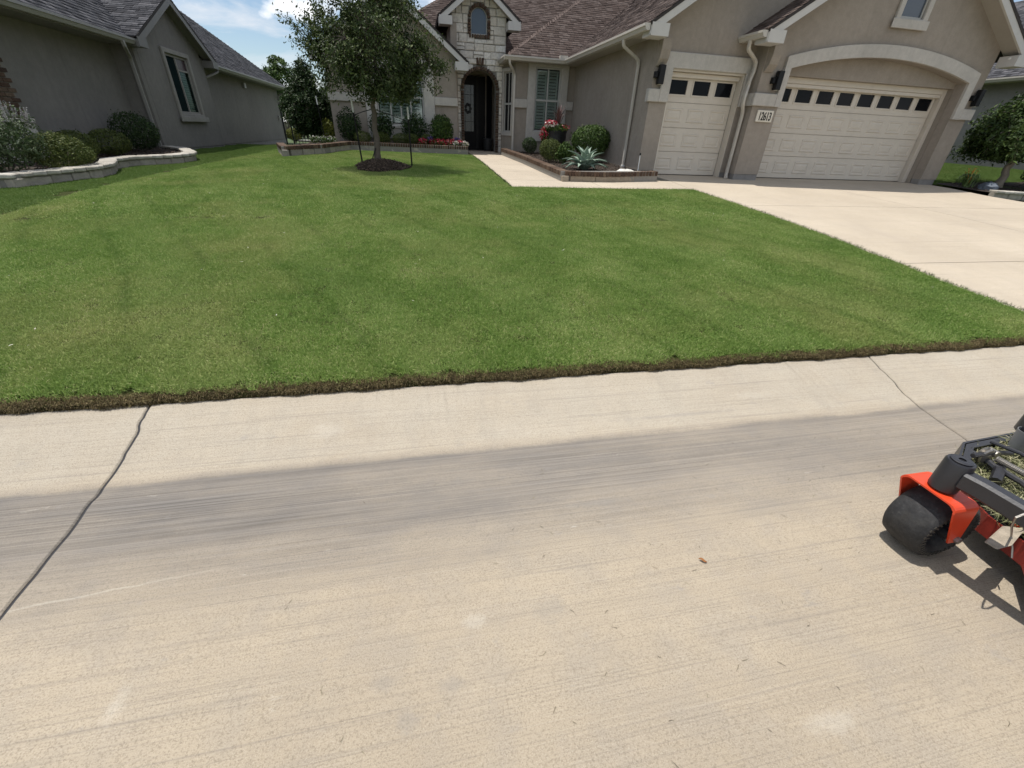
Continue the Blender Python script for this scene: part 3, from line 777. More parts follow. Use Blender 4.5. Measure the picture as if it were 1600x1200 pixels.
def louvre_window(parent, x0, x1, y, z0, z1, cols, rows, depth=.10):
    """window in a wall facing -Y: frame, panes, plantation shutters with single louvres behind the glass"""
    w = MB()
    fr = .05
    w.prism([[(x0, z0), (x1, z0), (x1, z1), (x0, z1)], [(x0 + fr, z0 + fr), (x1 - fr, z0 + fr), (x1 - fr, z1 - fr), (x0 + fr, z1 - fr)]], 'y', y, y + .07)
    win = w.build('window', M_PAINTW, parent)
    n = MB()
    for r in range(1, len(rows) - 1): n.box(x0 + fr, x1 - fr, y + .012, y + .06, rows[r] - .028, rows[r] + .028)
    for c in range(1, len(cols) - 1): n.box(cols[c] - .02, cols[c] + .02, y + .010, y + .062, z0 + fr, z1 - fr)
    if n.v: n.build('muntin', M_PAINTW, win)
    for r in range(len(rows) - 1):
        for c in range(len(cols) - 1):
            a, b = cols[c] + .022, cols[c + 1] - .022; d, e = rows[r] + .03, rows[r + 1] - .03
            MB().box(a, b, y + .034, y + .040, d, e).build('pane', M_GLASS, win)
            ys = y + depth; st = .05
            s = MB(); s.box(a, a + st, ys, ys + .03, d, e).box(b - st, b, ys, ys + .03, d, e).box(a + st, b - st, ys, ys + .03, e - st, e).box(a + st, b - st, ys, ys + .03, d, d + st)
            s.build('shutter_frame', M_SHUTTER, win)
            k = d + st + .05
            while k < e - st - .02:
                MB().add([(a + st, ys - .012, k - .032), (b - st, ys - .012, k - .032), (b - st, ys + .04, k + .028), (a + st, ys + .04, k + .028),
                          (a + st, ys - .005, k - .042), (b - st, ys - .005, k - .042), (b - st, ys + .047, k + .018), (a + st, ys + .047, k + .018)],
                         [(0, 1, 2, 3), (7, 6, 5, 4), (0, 4, 5, 1), (3, 2, 6, 7)]).build('louvre', M_SHUTTER, win, recalc=False)
                k += .088
    MB().box(x0 + .02, x1 - .02, y + depth + .12, y + depth + .14, z0, z1).build('room_shade', M_ROOM, win)
    return win
M_PAINTW = plain('window_paint', (.42, .41, .38), .5, .05)
def garage_door(parent, x0, x1, y, z0, z1, cols, win_z):
    """sectional door: four sections, raised panels, a row of dark panes on top"""
    d = MB().box(x0, x1, y + .03, y + .06, z0, z1).build('garage_door', M_PAINT, parent)
    hs = (z1 - z0) / 4; cw = (x1 - x0) / cols
    for s in range(4):
        a, b = z0 + s * hs + .004, z0 + (s + 1) * hs - .004
        if s == 3:
            holes = [[(x0 + (c + .5) * cw - cw * .36, win_z[0]), (x0 + (c + .5) * cw + cw * .36, win_z[0]), (x0 + (c + .5) * cw + cw * .36, win_z[1]), (x0 + (c + .5) * cw - cw * .36, win_z[1])] for c in range(cols)]
            MB().prism([[(x0, a), (x1, a), (x1, b), (x0, b)]] + holes, 'y', y, y + .028).build('section', M_PAINT, d)
            for h in holes:
                (u0, w0), (u1, _), (_, w1), _ = h
                MB().box(u0 + .002, u1 - .002, y + .012, y + .018, w0 + .002, w1 - .002).build('pane', M_DARKGLASS, d)
                MB().prism([[(u0 - .03, w0 - .03), (u1 + .03, w0 - .03), (u1 + .03, w1 + .03), (u0 - .03, w1 + .03)], h], 'y', y - .012, y - .001).build('pane_frame', M_PAINT, d)
        else:
            MB().box(x0, x1, y, y + .028, a, b).build('section', M_PAINT, d, bevel=.004)
            for c in range(cols):
                u0, u1 = x0 + (c + .5) * cw - cw * .37, x0 + (c + .5) * cw + cw * .37; w0, w1 = a + .11, b - .11
                g = .035; e = .018
                # moulded panel: raised bead, sunk field, raised centre
                loops = [(0, 0), (.014, -.014), (.036, -.014), (.054, -.002), (.100, -.012)]
                V = []; F = []
                for gi, h in loops: V += [(u0 + gi, y + h, w0 + gi), (u1 - gi, y + h, w0 + gi), (u1 - gi, y + h, w1 - gi), (u0 + gi, y + h, w1 - gi)]
                for r in range(len(loops) - 1):
                    for k in range(4): F.append((r * 4 + k, r * 4 + (k + 1) % 4, r * 4 + 4 + (k + 1) % 4, r * 4 + 4 + k))
                F.append(tuple(range(len(V) - 4, len(V))))
                MB().add(V, F).build('panel', M_PAINT, d)
    MB().box(x0, x1, y - .005, y + .03, z0 - .02, z0 - .002).build('bottom_seal', M_BLACK, d)
    return d
def wall_lamp(parent, x, y, z, s=1.0):
    """black up-down cylinder-and-bracket wall light on a wall facing -Y"""
    l = MB().box(x - .075, x - .005, y - .11, y - .0, z - .06, z + .06).build('wall_lamp', M_BLACK, parent, bevel=.006)
    MB().prism([[(x - .005, z - .18), (x + .125, z - .18), (x + .125, z + .18), (x - .005, z + .18)]], 'y', y - .17, y - .04).build('lamp_body', M_BLACK, l, bevel=.008)
    MB().lathe([(.001, -.181), (.045, -.181), (.045, -.186), (.001, -.186)], (x + .06, y - .105, z), 16).build('lamp_lens', plain('lamp_lens', (.6, .58, .5), .3), l)
    return l
def along(path, step, closed=False):
    """positions and headings every 'step' metres on a plan polyline"""
    out = []; acc = 0.0
    for (x0, y0), (x1, y1) in zip(path[:-1], path[1:]):
        Ls = math.hypot(x1 - x0, y1 - y0); a = math.atan2(y1 - y0, x1 - x0); k = -acc
        while k + step <= Ls + 1e-6 + step * .5:
            if k + step * .5 >= 0: out.append((x0 + (x1 - x0) * (k + step / 2) / Ls, y0 + (y1 - y0) * (k + step / 2) / Ls, a))
            k += step
        acc = Ls - k
    return out
def smooth_path(pts, n=6):
    P = [Vector(p) for p in pts]; out = []
    for i in range(len(P) - 1):
        a, b, c, d = P[max(i - 1, 0)], P[i], P[i + 1], P[min(i + 2, len(P) - 1)]
        for k in range(n):
            t = k / n
            out.append(.5 * ((2 * b) + (c - a) * t + (2 * a - 5 * b + 4 * c - d) * t * t + (3 * b - a - 3 * c + d) * t ** 3))
    out.append(P[-1]); return [tuple(p) for p in out]
# ================================================================== MAIN HOUSE
HS = thing('house', 'taupe stucco house with brown shingle roof, arched stone entry and two garage doors', 'house', (7, 12, -.80))
EAVE = 2.10
def gable_front(parent, xl, xr, zlow, pitch, yr, mat, depth=.19, ret=.42, rh=.2, th=.05, left_only=False):
    xc = (xl + xr) / 2; zp = zlow + (xr - xl) / 2 * pitch
    rake_board(parent, (xl, yr, zlow), (xc, yr, zp), depth, th, mat)
    if not left_only: rake_board(parent, (xr, yr + .002, zlow), (xc, yr + .002, zp), depth, th, mat)
    for s, x in ((1, xl), (-1, xr))[:1 if left_only else 2]:
        a, b = sorted((x + s * .02, x + s * ret))
        MB().prism([[(a, zlow - rh), (b, zlow - rh), (b, zlow - rh + (.42 if s > 0 else .10) * 1.0 - .02 if False else zlow + .02), (a, zlow + .02)]], 'y', yr - .012, yr + .40).build('eave_return', mat, parent)
    return xc, zp
def gable_planes(xl, xr, zlow, pitch, y0, y1):
    xc = (xl + xr) / 2; zp = zlow + (xr - xl) / 2 * pitch
    return [[(xl, y1, zlow), (xl, y0, zlow), (xc, y0, zp), (xc, y1, zp)], [(xr, y0, zlow), (xr, y1, zlow), (xc, y1, zp), (xc, y0, zp)]]

# walls --------------------------------------------------------------
def wall(loops, axis, d0, d1, mat=M_STUCCO, parent=HS, name='wall'):
    return MB().prism(loops, axis, d0, d1).build(name, mat, parent)
def rect(a, b, c, d): return [(a, c), (b, c), (b, d), (a, d)]
def canted(loops, d0, d1):
    """prism in the slanting wall between the entry pier and the bay corner; d grows into the house"""
    A = Vector((3.13, 17.52, 0)); B = Vector((3.402, 16.72, 0)); u = (B - A).normalized(); nin = Vector((-u.y, u.x, 0))
    m = MB().prism(loops, 'y', d0, d1); m.v = [tuple(A + u * x + nin * d + Vector((0, 0, z))) for x, d, z in m.v]; return m
wall([[(5.46, -.68), (5.9, -.68), (5.9, 1.40), (7.8, 1.40), (7.8, -.68), (7.97, -.68), (7.97, 1.9), (13.7, 1.9), (13.74, 2.30), (9.6, 5.09), (5.46, 2.33)]], 'y', 11.0, 11.22)
arch_o = arc(11.26, -8.55 + .0, 10.45, 10.41, math.acos(-2.64 / 10.45), math.acos(2.64 / 10.45), 24)   # shallow segment, springing 1.53, crown 1.86
wall([[(7.93, -.68), (8.62, -.68)] + arch_o + [(13.9, -.68), (14.45, -.68), (14.45, 2.30), (11.2, 4.39), (7.93, 2.30)], rect(11.06, 11.70, 2.60, 3.45)], 'y', 10.6, 10.84)
wall([rect(10.62, 11.0, -.68, 2.05)], 'x', 7.935, 8.15)
wall([rect(10.84, 24, -.68, 2.0)], 'x', 14.2, 14.445)
wall([rect(11.22, 16.7, -.68, 2.05)], 'x', 5.463, 5.70)
wall([rect(3.40, 5.463, -.68, 2.05), rect(4.09, 4.97, .07, 1.89)], 'y', 16.7, 16.92)
canted([rect(.0, .80, -.68, 2.05), rect(.14, .70, .02, 1.75)], 0, .14).build('wall', M_STUCCO, HS)
wall([[(-2.54, -.72), (1.5, -.72), (1.5, 2.06), (-.52, 3.57), (-2.54, 2.06)], rect(-1.1, .41, .06, 1.55)], 'y', 17.0, 17.22)
wall([rect(17.22, 28, -.72, 1.95)], 'x', -2.535, -2.3)
wall([rect(-2.3, 14.2, -.72, 2.0)], 'y', 27.7, 27.95)
wall([rect(17.22, 18.9, -.68, 2.9)], 'x', 1.36, 1.56)
wall([rect(17.86, 22, 1.9, 2.95)], 'x', 1.40, 1.60); wall([rect(17.86, 22, 1.9, 2.95)], 'x', 3.02, 3.22)
# foundations
for a in ((5.48, 5.9, 11.015, 11.2), (7.8, 7.97, 11.015, 11.2), (7.95, 8.62, 10.615, 10.83), (13.9, 14.43, 10.615, 10.83)):
    MB().box(a[0], a[1], a[2], a[3], -.95, -.681).build('foundation', M_FOUND, HS)
MB().box(5.478, 5.68, 11.2, 16.7, -.95, -.681).build('foundation', M_FOUND, HS)
MB().box(3.415, 5.47, 16.715, 16.9, -.95, -.681).build('foundation', M_FOUND, HS)
MB().box(-2.52, 1.5, 17.015, 17.2, -.95, -.721).build('foundation', M_FOUND, HS)
MB().box(14.21, 14.43, 10.84, 24, -.95, -.681).build('foundation', M_FOUND, HS)
# trim ----------------------------------------------------------------
def trim(loops, axis, d0, d1, bevel=.012): return MB().prism(loops, axis, d0, d1).build('trim', M_TRIM, HS, bevel=bevel)
trim([[(5.66, .75), (5.66, 1.70), (7.93, 1.70), (7.93, .75), (7.8, .75), (7.8, 1.40), (5.9, 1.40), (5.9, .75)]], 'y', 10.935, 10.999)
trim([rect(5.38, 5.66, .75, 1.0)], 'y', 10.93, 10.999); trim([rect(10.9995, 11.07, .75, 1.0)], 'x', 5.38, 5.459, 0)
ai = arc(11.26, -8.55, 10.45, 10.41, math.acos(-2.64 / 10.45), math.acos(2.64 / 10.45), 24)
ao = arc(11.29, -8.55, 10.72, 10.66, math.acos(-2.83 / 10.72), math.acos(2.83 / 10.72), 24)
trim([[(8.62, .77), (8.62, 1.0)] + ai + [(13.9, .75), (14.13, .75)] + ao[::-1] + [(8.46, .77)]], 'y', 10.53, 10.599)
trim([rect(7.86, 8.459, .77, 1.02)], 'y', 10.525, 10.599); trim([rect(10.5995, 10.86, .77, 1.02)], 'x', 7.86, 7.931, 0)
trim([rect(14.131, 14.53, .75, .99)], 'y', 10.525, 10.599)
trim([rect(10.93, 11.83, 2.42, 3.6), rect(11.06, 11.70, 2.60, 3.45)], 'y', 10.53, 10.599); trim([rect(10.87, 11.89, 2.41, 2.58)], 'y', 10.515, 10.529)
trim([rect(3.83, 5.22, -.23, 2.0), rect(4.09, 4.97, .07, 1.89)], 'y', 16.63, 16.699)
trim([rect(3.33, 3.829, .735, .98)], 'y', 16.625, 16.699); trim([rect(5.221, 5.455, .735, .98)], 'y', 16.625, 16.699)
canted([rect(.06, .78, -.10, 1.85), rect(.14, .70, .02, 1.75)], -.05, -.001).build('trim', M_TRIM, HS, bevel=.01)
trim([rect(-1.45, .76, -.32, 1.85), rect(-1.1, .41, .06, 1.55)], 'y', 16.93, 16.999)
trim([rect(-2.58, -1.451, .66, .89)], 'y', 16.925, 16.999); trim([rect(.761, 1.52, .68, .91)], 'y', 16.925, 16.999)
trim([rect(-1.2, .51, -.03, .055)], 'y', 16.90, 16.929)
# corbels under the eave returns
for x, y in ((5.47, 10.97), (7.96, 10.57)):
    MB().prism([[(y - .14, 1.9), (y - .14, 1.72), (y - .10, 1.55), (y, 1.42), (y + .03, 1.42), (y + .03, 1.9)]], 'x', x, x + .22).build('corbel', M_STUCCO, HS)
# roofs ---------------------------------------------------------------
P67 = .667
pl = []
gw = gable_planes(5.0, 14.2, EAVE, P67, 10.55, 24); pl += [gw[0]]; pl += [gable_planes(5.0, 14.2, EAVE, P67, 11.1, 24)[1]]   # garage wing
pl += gable_planes(7.5, 14.9, EAVE, .64, 10.15, 14.5)            # double garage gable
pl += gable_planes(-2.90, 1.86, 1.86, .75, 16.55, 23)            # left gable
pl += gable_planes(1.0, 3.62, 3.05, .75, 17.08, 22.5)            # entry tower
pl += [[(3.05, 16.25, EAVE), (9.0, 16.25, EAVE), (9.0, 20.25, 4.768), (7.05, 20.25, 4.768)],
       [(3.05, 22, EAVE), (3.05, 16.25, EAVE), (7.05, 20.25, 4.768), (7.05, 22, 4.768)]]
pl += [[(-1.9, 18.1, EAVE), (13, 18.1, EAVE), (13, 23.2, 5.5), (3.2, 23.2, 5.5)],
       [(-1.9, 28.3, EAVE), (-1.9, 18.1, EAVE), (3.2, 23.2, 5.5)], [(13, 28.3, EAVE), (-1.9, 28.3, EAVE), (3.2, 23.2, 5.5), (13, 23.2, 5.5)]]
capl = [((3.05, 16.25, EAVE), (7.05, 20.25, 4.768), (.0, -.83, -.55), (-.83, .0, -.55)),
        ((-1.9, 18.1, EAVE), (3.2, 23.2, 5.5), (0, -.83, -.55), (-.83, 0, -.55)),
        ((9.6, 10.55, EAVE + 4.6 * P67), (9.6, 20, EAVE + 4.6 * P67), (.83, 0, -.55), (-.83, 0, -.55)),
        ((11.2, 10.15, EAVE + 3.7 * .64), (11.2, 14.5, EAVE + 3.7 * .64), (.84, 0, -.54), (-.84, 0, -.54)),
        ((-.52, 16.55, 1.86 + 2.38 * .75), (-.52, 21, 1.86 + 2.38 * .75), (.8, 0, -.6), (-.8, 0, -.6)),
        ((2.31, 17.08, 3.05 + 1.31 * .75), (2.31, 20, 3.05 + 1.31 * .75), (.8, 0, -.6), (-.8, 0, -.6))]
roof_planes(HS, pl, M_SHINGLE, M_FELT, M_SOFFIT, capl)
gable_front(HS, 5.0, 14.2, EAVE - .03, P67, 10.56, M_FASCIA, left_only=True)
gable_front(HS, 7.5, 14.9, EAVE - .03, .64, 10.16, M_FASCIA)
gable_front(HS, -2.90, 1.86, 1.83, .75, 16.56, M_FASCIA)
gable_front(HS, 1.0, 3.62, 3.02, .75, 17.09, M_FASCIA)
# sloping soffits under the rakes, level soffits under the eaves
def soffit_rake(x0, z0, x1, z1, ya, yb):
    MB().add([(x0, ya, z0), (x1, ya, z1), (x1, yb, z1), (x0, yb, z0)], [(0, 1, 2, 3)]).build('soffit', M_SOFFIT, HS)
for xl, xr, zl, p, ya, yb in ((5.0, 14.2, EAVE, P67, 10.6, 11.0), (7.5, 14.9, EAVE, .64, 10.2, 10.6), (-2.9, 1.86, 1.86, .75, 16.6, 17.0), (1.0, 3.62, 3.05, .75, 17.13, 17.5)):
    xc = (xl + xr) / 2; zp = zl + (xr - xl) / 2 * p
    soffit_rake(xl + .05, zl - .12, xc, zp - .17, ya, yb)
    if xl != 5.0: soffit_rake(xr - .05, zl - .12, xc, zp - .17, ya, yb)
MB().box(5.02, 5.463, 10.97, 16.7, 1.965, 1.985).build('soffit', M_SOFFIT, HS)
MB().box(3.07, 5.2, 16.27, 16.7, 1.962, 1.982).build('soffit', M_SOFFIT, HS)
MB().box(3.07, 3.50, 16.7, 17.5, 1.963, 1.983).build('soffit', M_SOFFIT, HS)
MB().box(7.52, 7.93, 10.56, 11.0, 1.966, 1.986).build('soffit', M_SOFFIT, HS)
MB().box(5.0, 5.022, 10.56, 16.27, 1.95, 2.085).build('fascia', M_FASCIA, HS)
MB().box(3.05, 5.0, 16.25, 16.272, 1.95, 2.085).build('fascia', M_FASCIA, HS)
MB().box(3.05, 3.072, 16.272, 18.1, 1.95, 2.085).build('fascia', M_FASCIA, HS)
MB().box(7.5, 7.522, 10.56, 11.0, 1.95, 2.085).build('fascia', M_FASCIA, HS)
gutter(HS, (4.995, 10.58, 2.07), (4.995, 16.13, 2.07), (-1, 0, 0), M_GUTTER)
gutter(HS, (2.93, 16.245, 2.07), (5.0, 16.245, 2.07), (0, -1, 0), M_GUTTER)
gutter(HS, (3.045, 16.24, 2.071), (3.045, 18.0, 2.071), (-1, 0, 0), M_GUTTER)
gutter(HS, (7.495, 10.18, 2.07), (7.495, 10.98, 2.07), (-1, 0, 0), M_GUTTER)
MB().box(4.72, 4.98, 16.13, 16.26, 2.06, 2.16).build('diverter', M_GUTTER, HS)
a = onX(983, 60, 4.95); k = onX(1001, 80, 5.41)
downspout(HS, [(4.94, k.y - .02, 1.96), (4.95, k.y - .02, 1.84), (5.405, k.y, 1.60), (5.405, k.y, -.76)], M_GUTTER, (0, 1, 0))
downspout(HS, [(3.10, 16.19, 1.96), (3.12, 16.22, 1.84), (3.36, 16.60, 1.66), (3.36, 16.60, -.66)], M_GUTTER, (1, 0, 0), .065, .05)
downspout(HS, [(7.44, 10.62, 1.96), (7.45, 10.64, 1.80), (7.86, 10.80, 1.62), (7.86, 10.80, 1.42), (7.80, 10.78, 1.28), (7.80, 10.78, 1.12), (7.74, 10.72, 1.0), (7.74, 10.72, .80), (7.86, 10.80, .62), (7.86, 10.80, -.70), (7.80, 10.70, -.80)], M_GUTTER, (0, 1, 0))
M_PVC = plain('white_pvc', (.72, .72, .70), .4, .05)
MB().lathe([(.001, -.62), (.05, -.62), (.055, -.70), (.055, -.90), (.001, -.90)], (5.405, k.y, 0), 14).build('drain_adapter', M_PVC, HS, smooth=True)
MB().box(3.30, 3.39, 16.55, 16.65, -.74, -.60).build('drain_adapter', M_PVC, HS, bevel=.01)
# garage doors -----------------------------------------------------------
for x0, x1, y, zt in ((5.9, 7.8, 11.0, 1.40),):
    MB().box(x0, x0 + .03, 11.0, 11.2, -.8, zt).box(x1 - .03, x1, 11.0, 11.2, -.8, zt).box(x0 + .03, x1 - .03, 11.0, 11.2, zt - .04, zt).build('door_jamb', M_PAINT, HS)
MB().box(5.935, 7.765, 11.10, 11.19, 1.26, 1.355).build('door_head', M_PAINT, HS, bevel=.01)
garage_door(HS, 5.94, 7.76, 11.19, -.775, 1.30, 3, (.94, 1.22))
tymp = [(8.55, 1.42)] + arc(11.26, -8.55, 10.50, 10.46, math.acos(-2.72 / 10.5), math.acos(2.72 / 10.5), 20) + [(13.97, 1.42)]
wall([tymp], 'y', 10.845, 10.99)
MB().box(8.42, 8.62, 10.85, 11.3, -.8, 1.5).build('door_reveal', M_STUCCO, HS); MB().box(13.9, 14.19, 10.85, 11.3, -.8, 1.5).build('door_reveal', M_STUCCO, HS)
MB().box(8.62, 8.72, 10.98, 11.12, -.8, 1.42).box(13.78, 13.9, 10.98, 11.12, -.8, 1.42).box(8.72, 13.78, 10.98, 11.12, 1.30, 1.42).build('door_jamb', M_PAINT, HS, bevel=.008)
MB().box(8.722, 13.778, 10.995, 11.06, 1.22, 1.298).build('door_head', M_PAINT, HS, bevel=.01)
garage_door(HS, 8.73, 13.77, 11.10, -.78, 1.30, 8, (.93, 1.20))
# upper window over the double garage
w = MB().prism([rect(11.06, 11.70, 2.60, 3.45), rect(11.10, 11.66, 2.64, 3.41)], 'y', 10.60, 10.66).build('window', M_PAINTW, HS)
MB().box(11.10, 11.66, 10.62, 10.63, 2.64, 3.41).build('pane', M_GLASS_SKY, w)
# shuttered windows
louvre_window(HS, 4.09, 4.97, 16.70, .07, 1.89, [4.14, 4.53, 4.92], [.12, .98, 1.84])
louvre_window(HS, -1.1, .41, 17.02, .06, 1.55, [-1.05, -.67, -.345, -.02, .36], [.11, .86, 1.50])
# side window of the bay, looking to the left
w = canted([rect(.14, .70, .02, 1.75), rect(.18, .66, .06, 1.71)], .01, .07).build('window', M_PAINTW, HS)
canted([rect(.18, .66, .82, .88)], .015, .05).build('muntin', M_PAINTW, w); canted([rect(.405, .435, .06, 1.71)], .016, .051).build('muntin', M_PAINTW, w)
canted([rect(.18, .66, .06, 1.71)], .045, .05).build('pane', M_DARKGLASS, w)
# lamps, number plate, camera
wall_lamp(HS, 5.53, 11.0, 1.26); wall_lamp(HS, 8.28, 10.6, 1.27); wall_lamp(HS, 14.30, 10.6, 1.23)
pq = MB().box(8.09, 8.53, 10.56, 10.598, .455, .695).build('number_plate', plain('plate_stone', (.66, .61, .52), .7, .06, 20), HS, bevel=.008)
tx = bpy.data.curves.new('house_number', 'FONT'); tx.body = '12613'; tx.size = .235; tx.align_x = 'CENTER'; tx.extrude = .004; tx.offset = .003
to = bpy.data.objects.new('house_number_text', tx); COL.objects.link(to)
bpy.context.view_layer.update()
tm = bpy.data.meshes.new_from_object(to.evaluated_get(bpy.context.evaluated_depsgraph_get())); bpy.data.objects.remove(to)
tm.materials.clear(); tm.materials.append(M_BLACK)
piece(tm, 'house_number', pq, (8.31, 10.556, .492), (math.pi / 2, 0, 0), (.60, 1, 1))
MB().lathe([(.001, 0), (.05, 0), (.055, .03), (.03, .06), (.001, .06)], (14.52, 10.33, 2.02), 16, 'z').build('security_camera', M_PVC, HS, smooth=True)

# stone entry -----------------------------------------------------------
ox0, ox1, spr = 1.78, 2.91, 1.22; ocx, orad = (ox0 + ox1) / 2, (ox1 - ox0) / 2
hole = [(ox0, -.66)] + arc(ocx, spr, orad, orad, math.pi, 0, 20) + [(ox1, -.66)]
wcx, wz0, wz1, wr = 2.315, 2.70, 3.12, .27
whole = [(wcx - wr, wz0), (wcx + wr, wz0)] + arc(wcx, wz1, wr, wr, 0, math.pi, 14)[0:]
entry = MB().prism([[(1.42, -.66)] + hole + [(3.13, -.66), (3.13, 1.95), (3.22, 1.95), (3.22, 3.28), (2.31, 3.96), (1.40, 3.28), (1.40, 1.9), (1.42, 1.9)], whole[::-1]], 'y', 17.53, 17.86).build('stone_entry_wall', M_MORTAR, HS)
rs = random.Random(11)
def in_hole(x, z, g):
    if ox0 - g < x < ox1 + g and z < spr: return True
    if z >= spr and math.hypot(x - ocx, z - spr) < orad + g: return True
    if wcx - wr - g < x < wcx + wr + g and wz0 - g < z < wz1: return True
    if z >= wz1 and math.hypot(x - wcx, z - wz1) < wr + g: return True
    return False
cells = []
z = -.65
while z < 3.95:
    hrow = rs.choice([.16, .2, .24]); x = 1.43
    xmax = 3.12 if z < 1.8 else 3.21
    while x < xmax - .05:
        wv = rs.uniform(.2, .46)
        if xmax - (x + wv) < .14: wv = xmax - x
        if rs.random() < .35 and hrow > .18: cells += [(x, x + wv, z, z + hrow * .5), (x, x + wv, z + hrow * .5, z + hrow)]
        elif rs.random() < .25 and wv > .3: q = rs.uniform(.3, .45); cells += [(x, x + wv * q, z, z + hrow), (x + wv * q, x + wv, z, z + hrow)]
        else: cells.append((x, x + wv, z, z + hrow))
        x += wv
    z += hrow
def stone_piece(x0, x1, z0, z1):
    g = .008; j = lambda: rs.uniform(-.008, .008)
    o = [(x0 + g + j(), z0 + g + j()), (x1 - g + j(), z0 + g + j()), (x1 - g + j(), z1 - g + j()), (x0 + g + j(), z1 - g + j())]
    cx, cz = (x0 + x1) / 2, (z0 + z1) / 2; pr = rs.uniform(.018, .04)
    V = [(x, 17.535, z_) for x, z_ in o] + [(x, 17.53 - pr * .7, z_) for x, z_ in o] + [(cx + (x - cx) * .82, 17.53 - pr - rs.uniform(0, .012), cz + (z_ - cz) * .78) for x, z_ in o]
    F = [(8, 9, 10, 11)] + [(a + k, a + (k + 1) % 4, a + 4 + (k + 1) % 4, a + 4 + k) for a in (0, 4) for k in range(4)]
    MB().add(V, F).build('stone', M_LIMESTONE, entry)
for x0, x1, z0, z1 in cells:
    zm = (z0 + z1) / 2; lim = 3.22 + (.91 - abs((x0 + x1) / 2 - 2.31)) * .75
    if zm > lim: continue
    # trim each stone back from the openings
    xs = np.linspace(x0, x1, 15); ok = [not in_hole(q, zm, .085) for q in xs]
    if all(ok): stone_piece(x0, x1, z0, z1); continue
    run = [q for q, f in zip(xs, ok) if f]
    if len(run) >= 2:
        # keep the longest clear run
        best = cur = []; 
        for q, f in zip(xs, ok):
            cur = cur + [q] if f else []
            if len(cur) > len(best): best = cur
        if best[-1] - best[0] > .06: stone_piece(best[0], best[-1], z0, z1)
bm_rl = rnd_box_mesh('brick', M_BRICK, .060, .10, .092, .006, .003, 3)
def ring_brick(x, z_, ang): piece(bm_rl, 'brick', entry, (x, 17.50, z_), (0, -ang + math.pi / 2, 0))
n = 24
for i in range(n):
    a_ = math.pi * (i + .5) / n; ring_brick(ocx + (orad - .005) * math.cos(a_), spr + (orad - .005) * math.sin(a_), a_)
zz = -.62
while zz < spr - .02:
    ring_brick(ox0 + .005, zz, math.pi); ring_brick(ox1 - .005, zz, 0); zz += .0765
n = 12
for i in range(n):
    a_ = math.pi * (i + .5) / n; ring_brick(wcx + wr * math.cos(a_), wz1 + wr * math.sin(a_), a_)
zz = wz0 + .035
while zz < wz1 - .01:
    ring_brick(wcx - wr, zz, math.pi); ring_brick(wcx + wr, zz, 0); zz += .0765
for i in range(8): ring_brick(wcx - .30 + i * .0857, wz0 - .0, -math.pi / 2)
for dx, ang in ((-.075, .12), (0, 0), (.075, -.12)):
    o = piece(bm_rl, 'keystone_brick', entry, (ocx + dx, 17.495, spr + orad + .12), (0, ang * -1, 0), (1.1, 1.1, 2.1))
w = MB().prism([whole, [(wcx + (x - wcx) * .9, wz0 + .03 + (q - wz0) * .94) for x, q in whole]], 'y', 17.58, 17.64).build('window', M_PAINTW, HS)
MB().prism([[(wcx + (x - wcx) * .91, wz0 + .028 + (q - wz0) * .945) for x, q in whole]], 'y', 17.60, 17.61).build('pane', M_GLASS_SKY, w)
# porch niche and front door
wall([rect(17.86, 19.0, -.66, 2.2)], 'x', 2.98, 3.2); wall([rect(1.40, 3.2, -.66, 2.4)], 'y', 19.0, 19.2)
MB().box(1.56, 2.98, 17.86, 19.0, 2.0, 2.1).build('porch_ceiling', M_STUCCO, HS)
MB().box(1.45, 3.3, 17.47, 19.0, -.80, -.645).build('porch_floor', M_DRIVE, HS)
fd = MB().prism([rect(1.62, 2.72, -.63, 1.72), rect(1.86, 2.30, -.02, 1.45)], 'y', 18.86, 18.99).build('front_door', M_DOOR, HS)
MB().box(1.86, 2.30, 18.92, 18.93, -.02, 1.45).build('pane', glassy('door_glass', (.014, .016, .019), .25), fd)
cam_ = MB()
for px_ in (1.97, 2.19): cam_.box(px_ - .006, px_ + .006, 18.905, 18.918, -.02, 1.45)
for pz_ in (.3, 1.15): cam_.box(1.86, 2.30, 18.9055, 18.9175, pz_ - .006, pz_ + .006)
for i in range(7):
    a_ = i * 2 * math.pi / 7; cam_.lathe([(.001, -.004), (.055, -.004), (.055, .004), (.001, .004)], (2.08 + .09 * math.cos(a_), 18.90, .72 + .13 * math.sin(a_)), 10, 'y')
cam_.build('leaded_scroll', M_BLACK, fd)
MB().box(2.34, 2.37, 18.78, 18.86, .2, .5).build('handle', M_BLACK, fd, bevel=.006)
MB().box(2.38, 2.46, 18.84, 18.86, -.6, 1.7).build('door_stile', plain('door_stile', (.02, .018, .016), .5, spec=.15), fd)
MB().prism([rect(2.78, 2.97, -.63, 1.75)], 'y', 18.87, 18.985).build('sidelight', M_DARKGLASS, HS)
MB().lathe([(.001, -.63), (.13, -.63), (.17, -.45), (.19, -.25), (.16, -.22), (.001, -.22)], (2.74, 18.3, 0), 18).build('porch_urn', plain('urn', (.02, .02, .02), .6), HS, smooth=True)
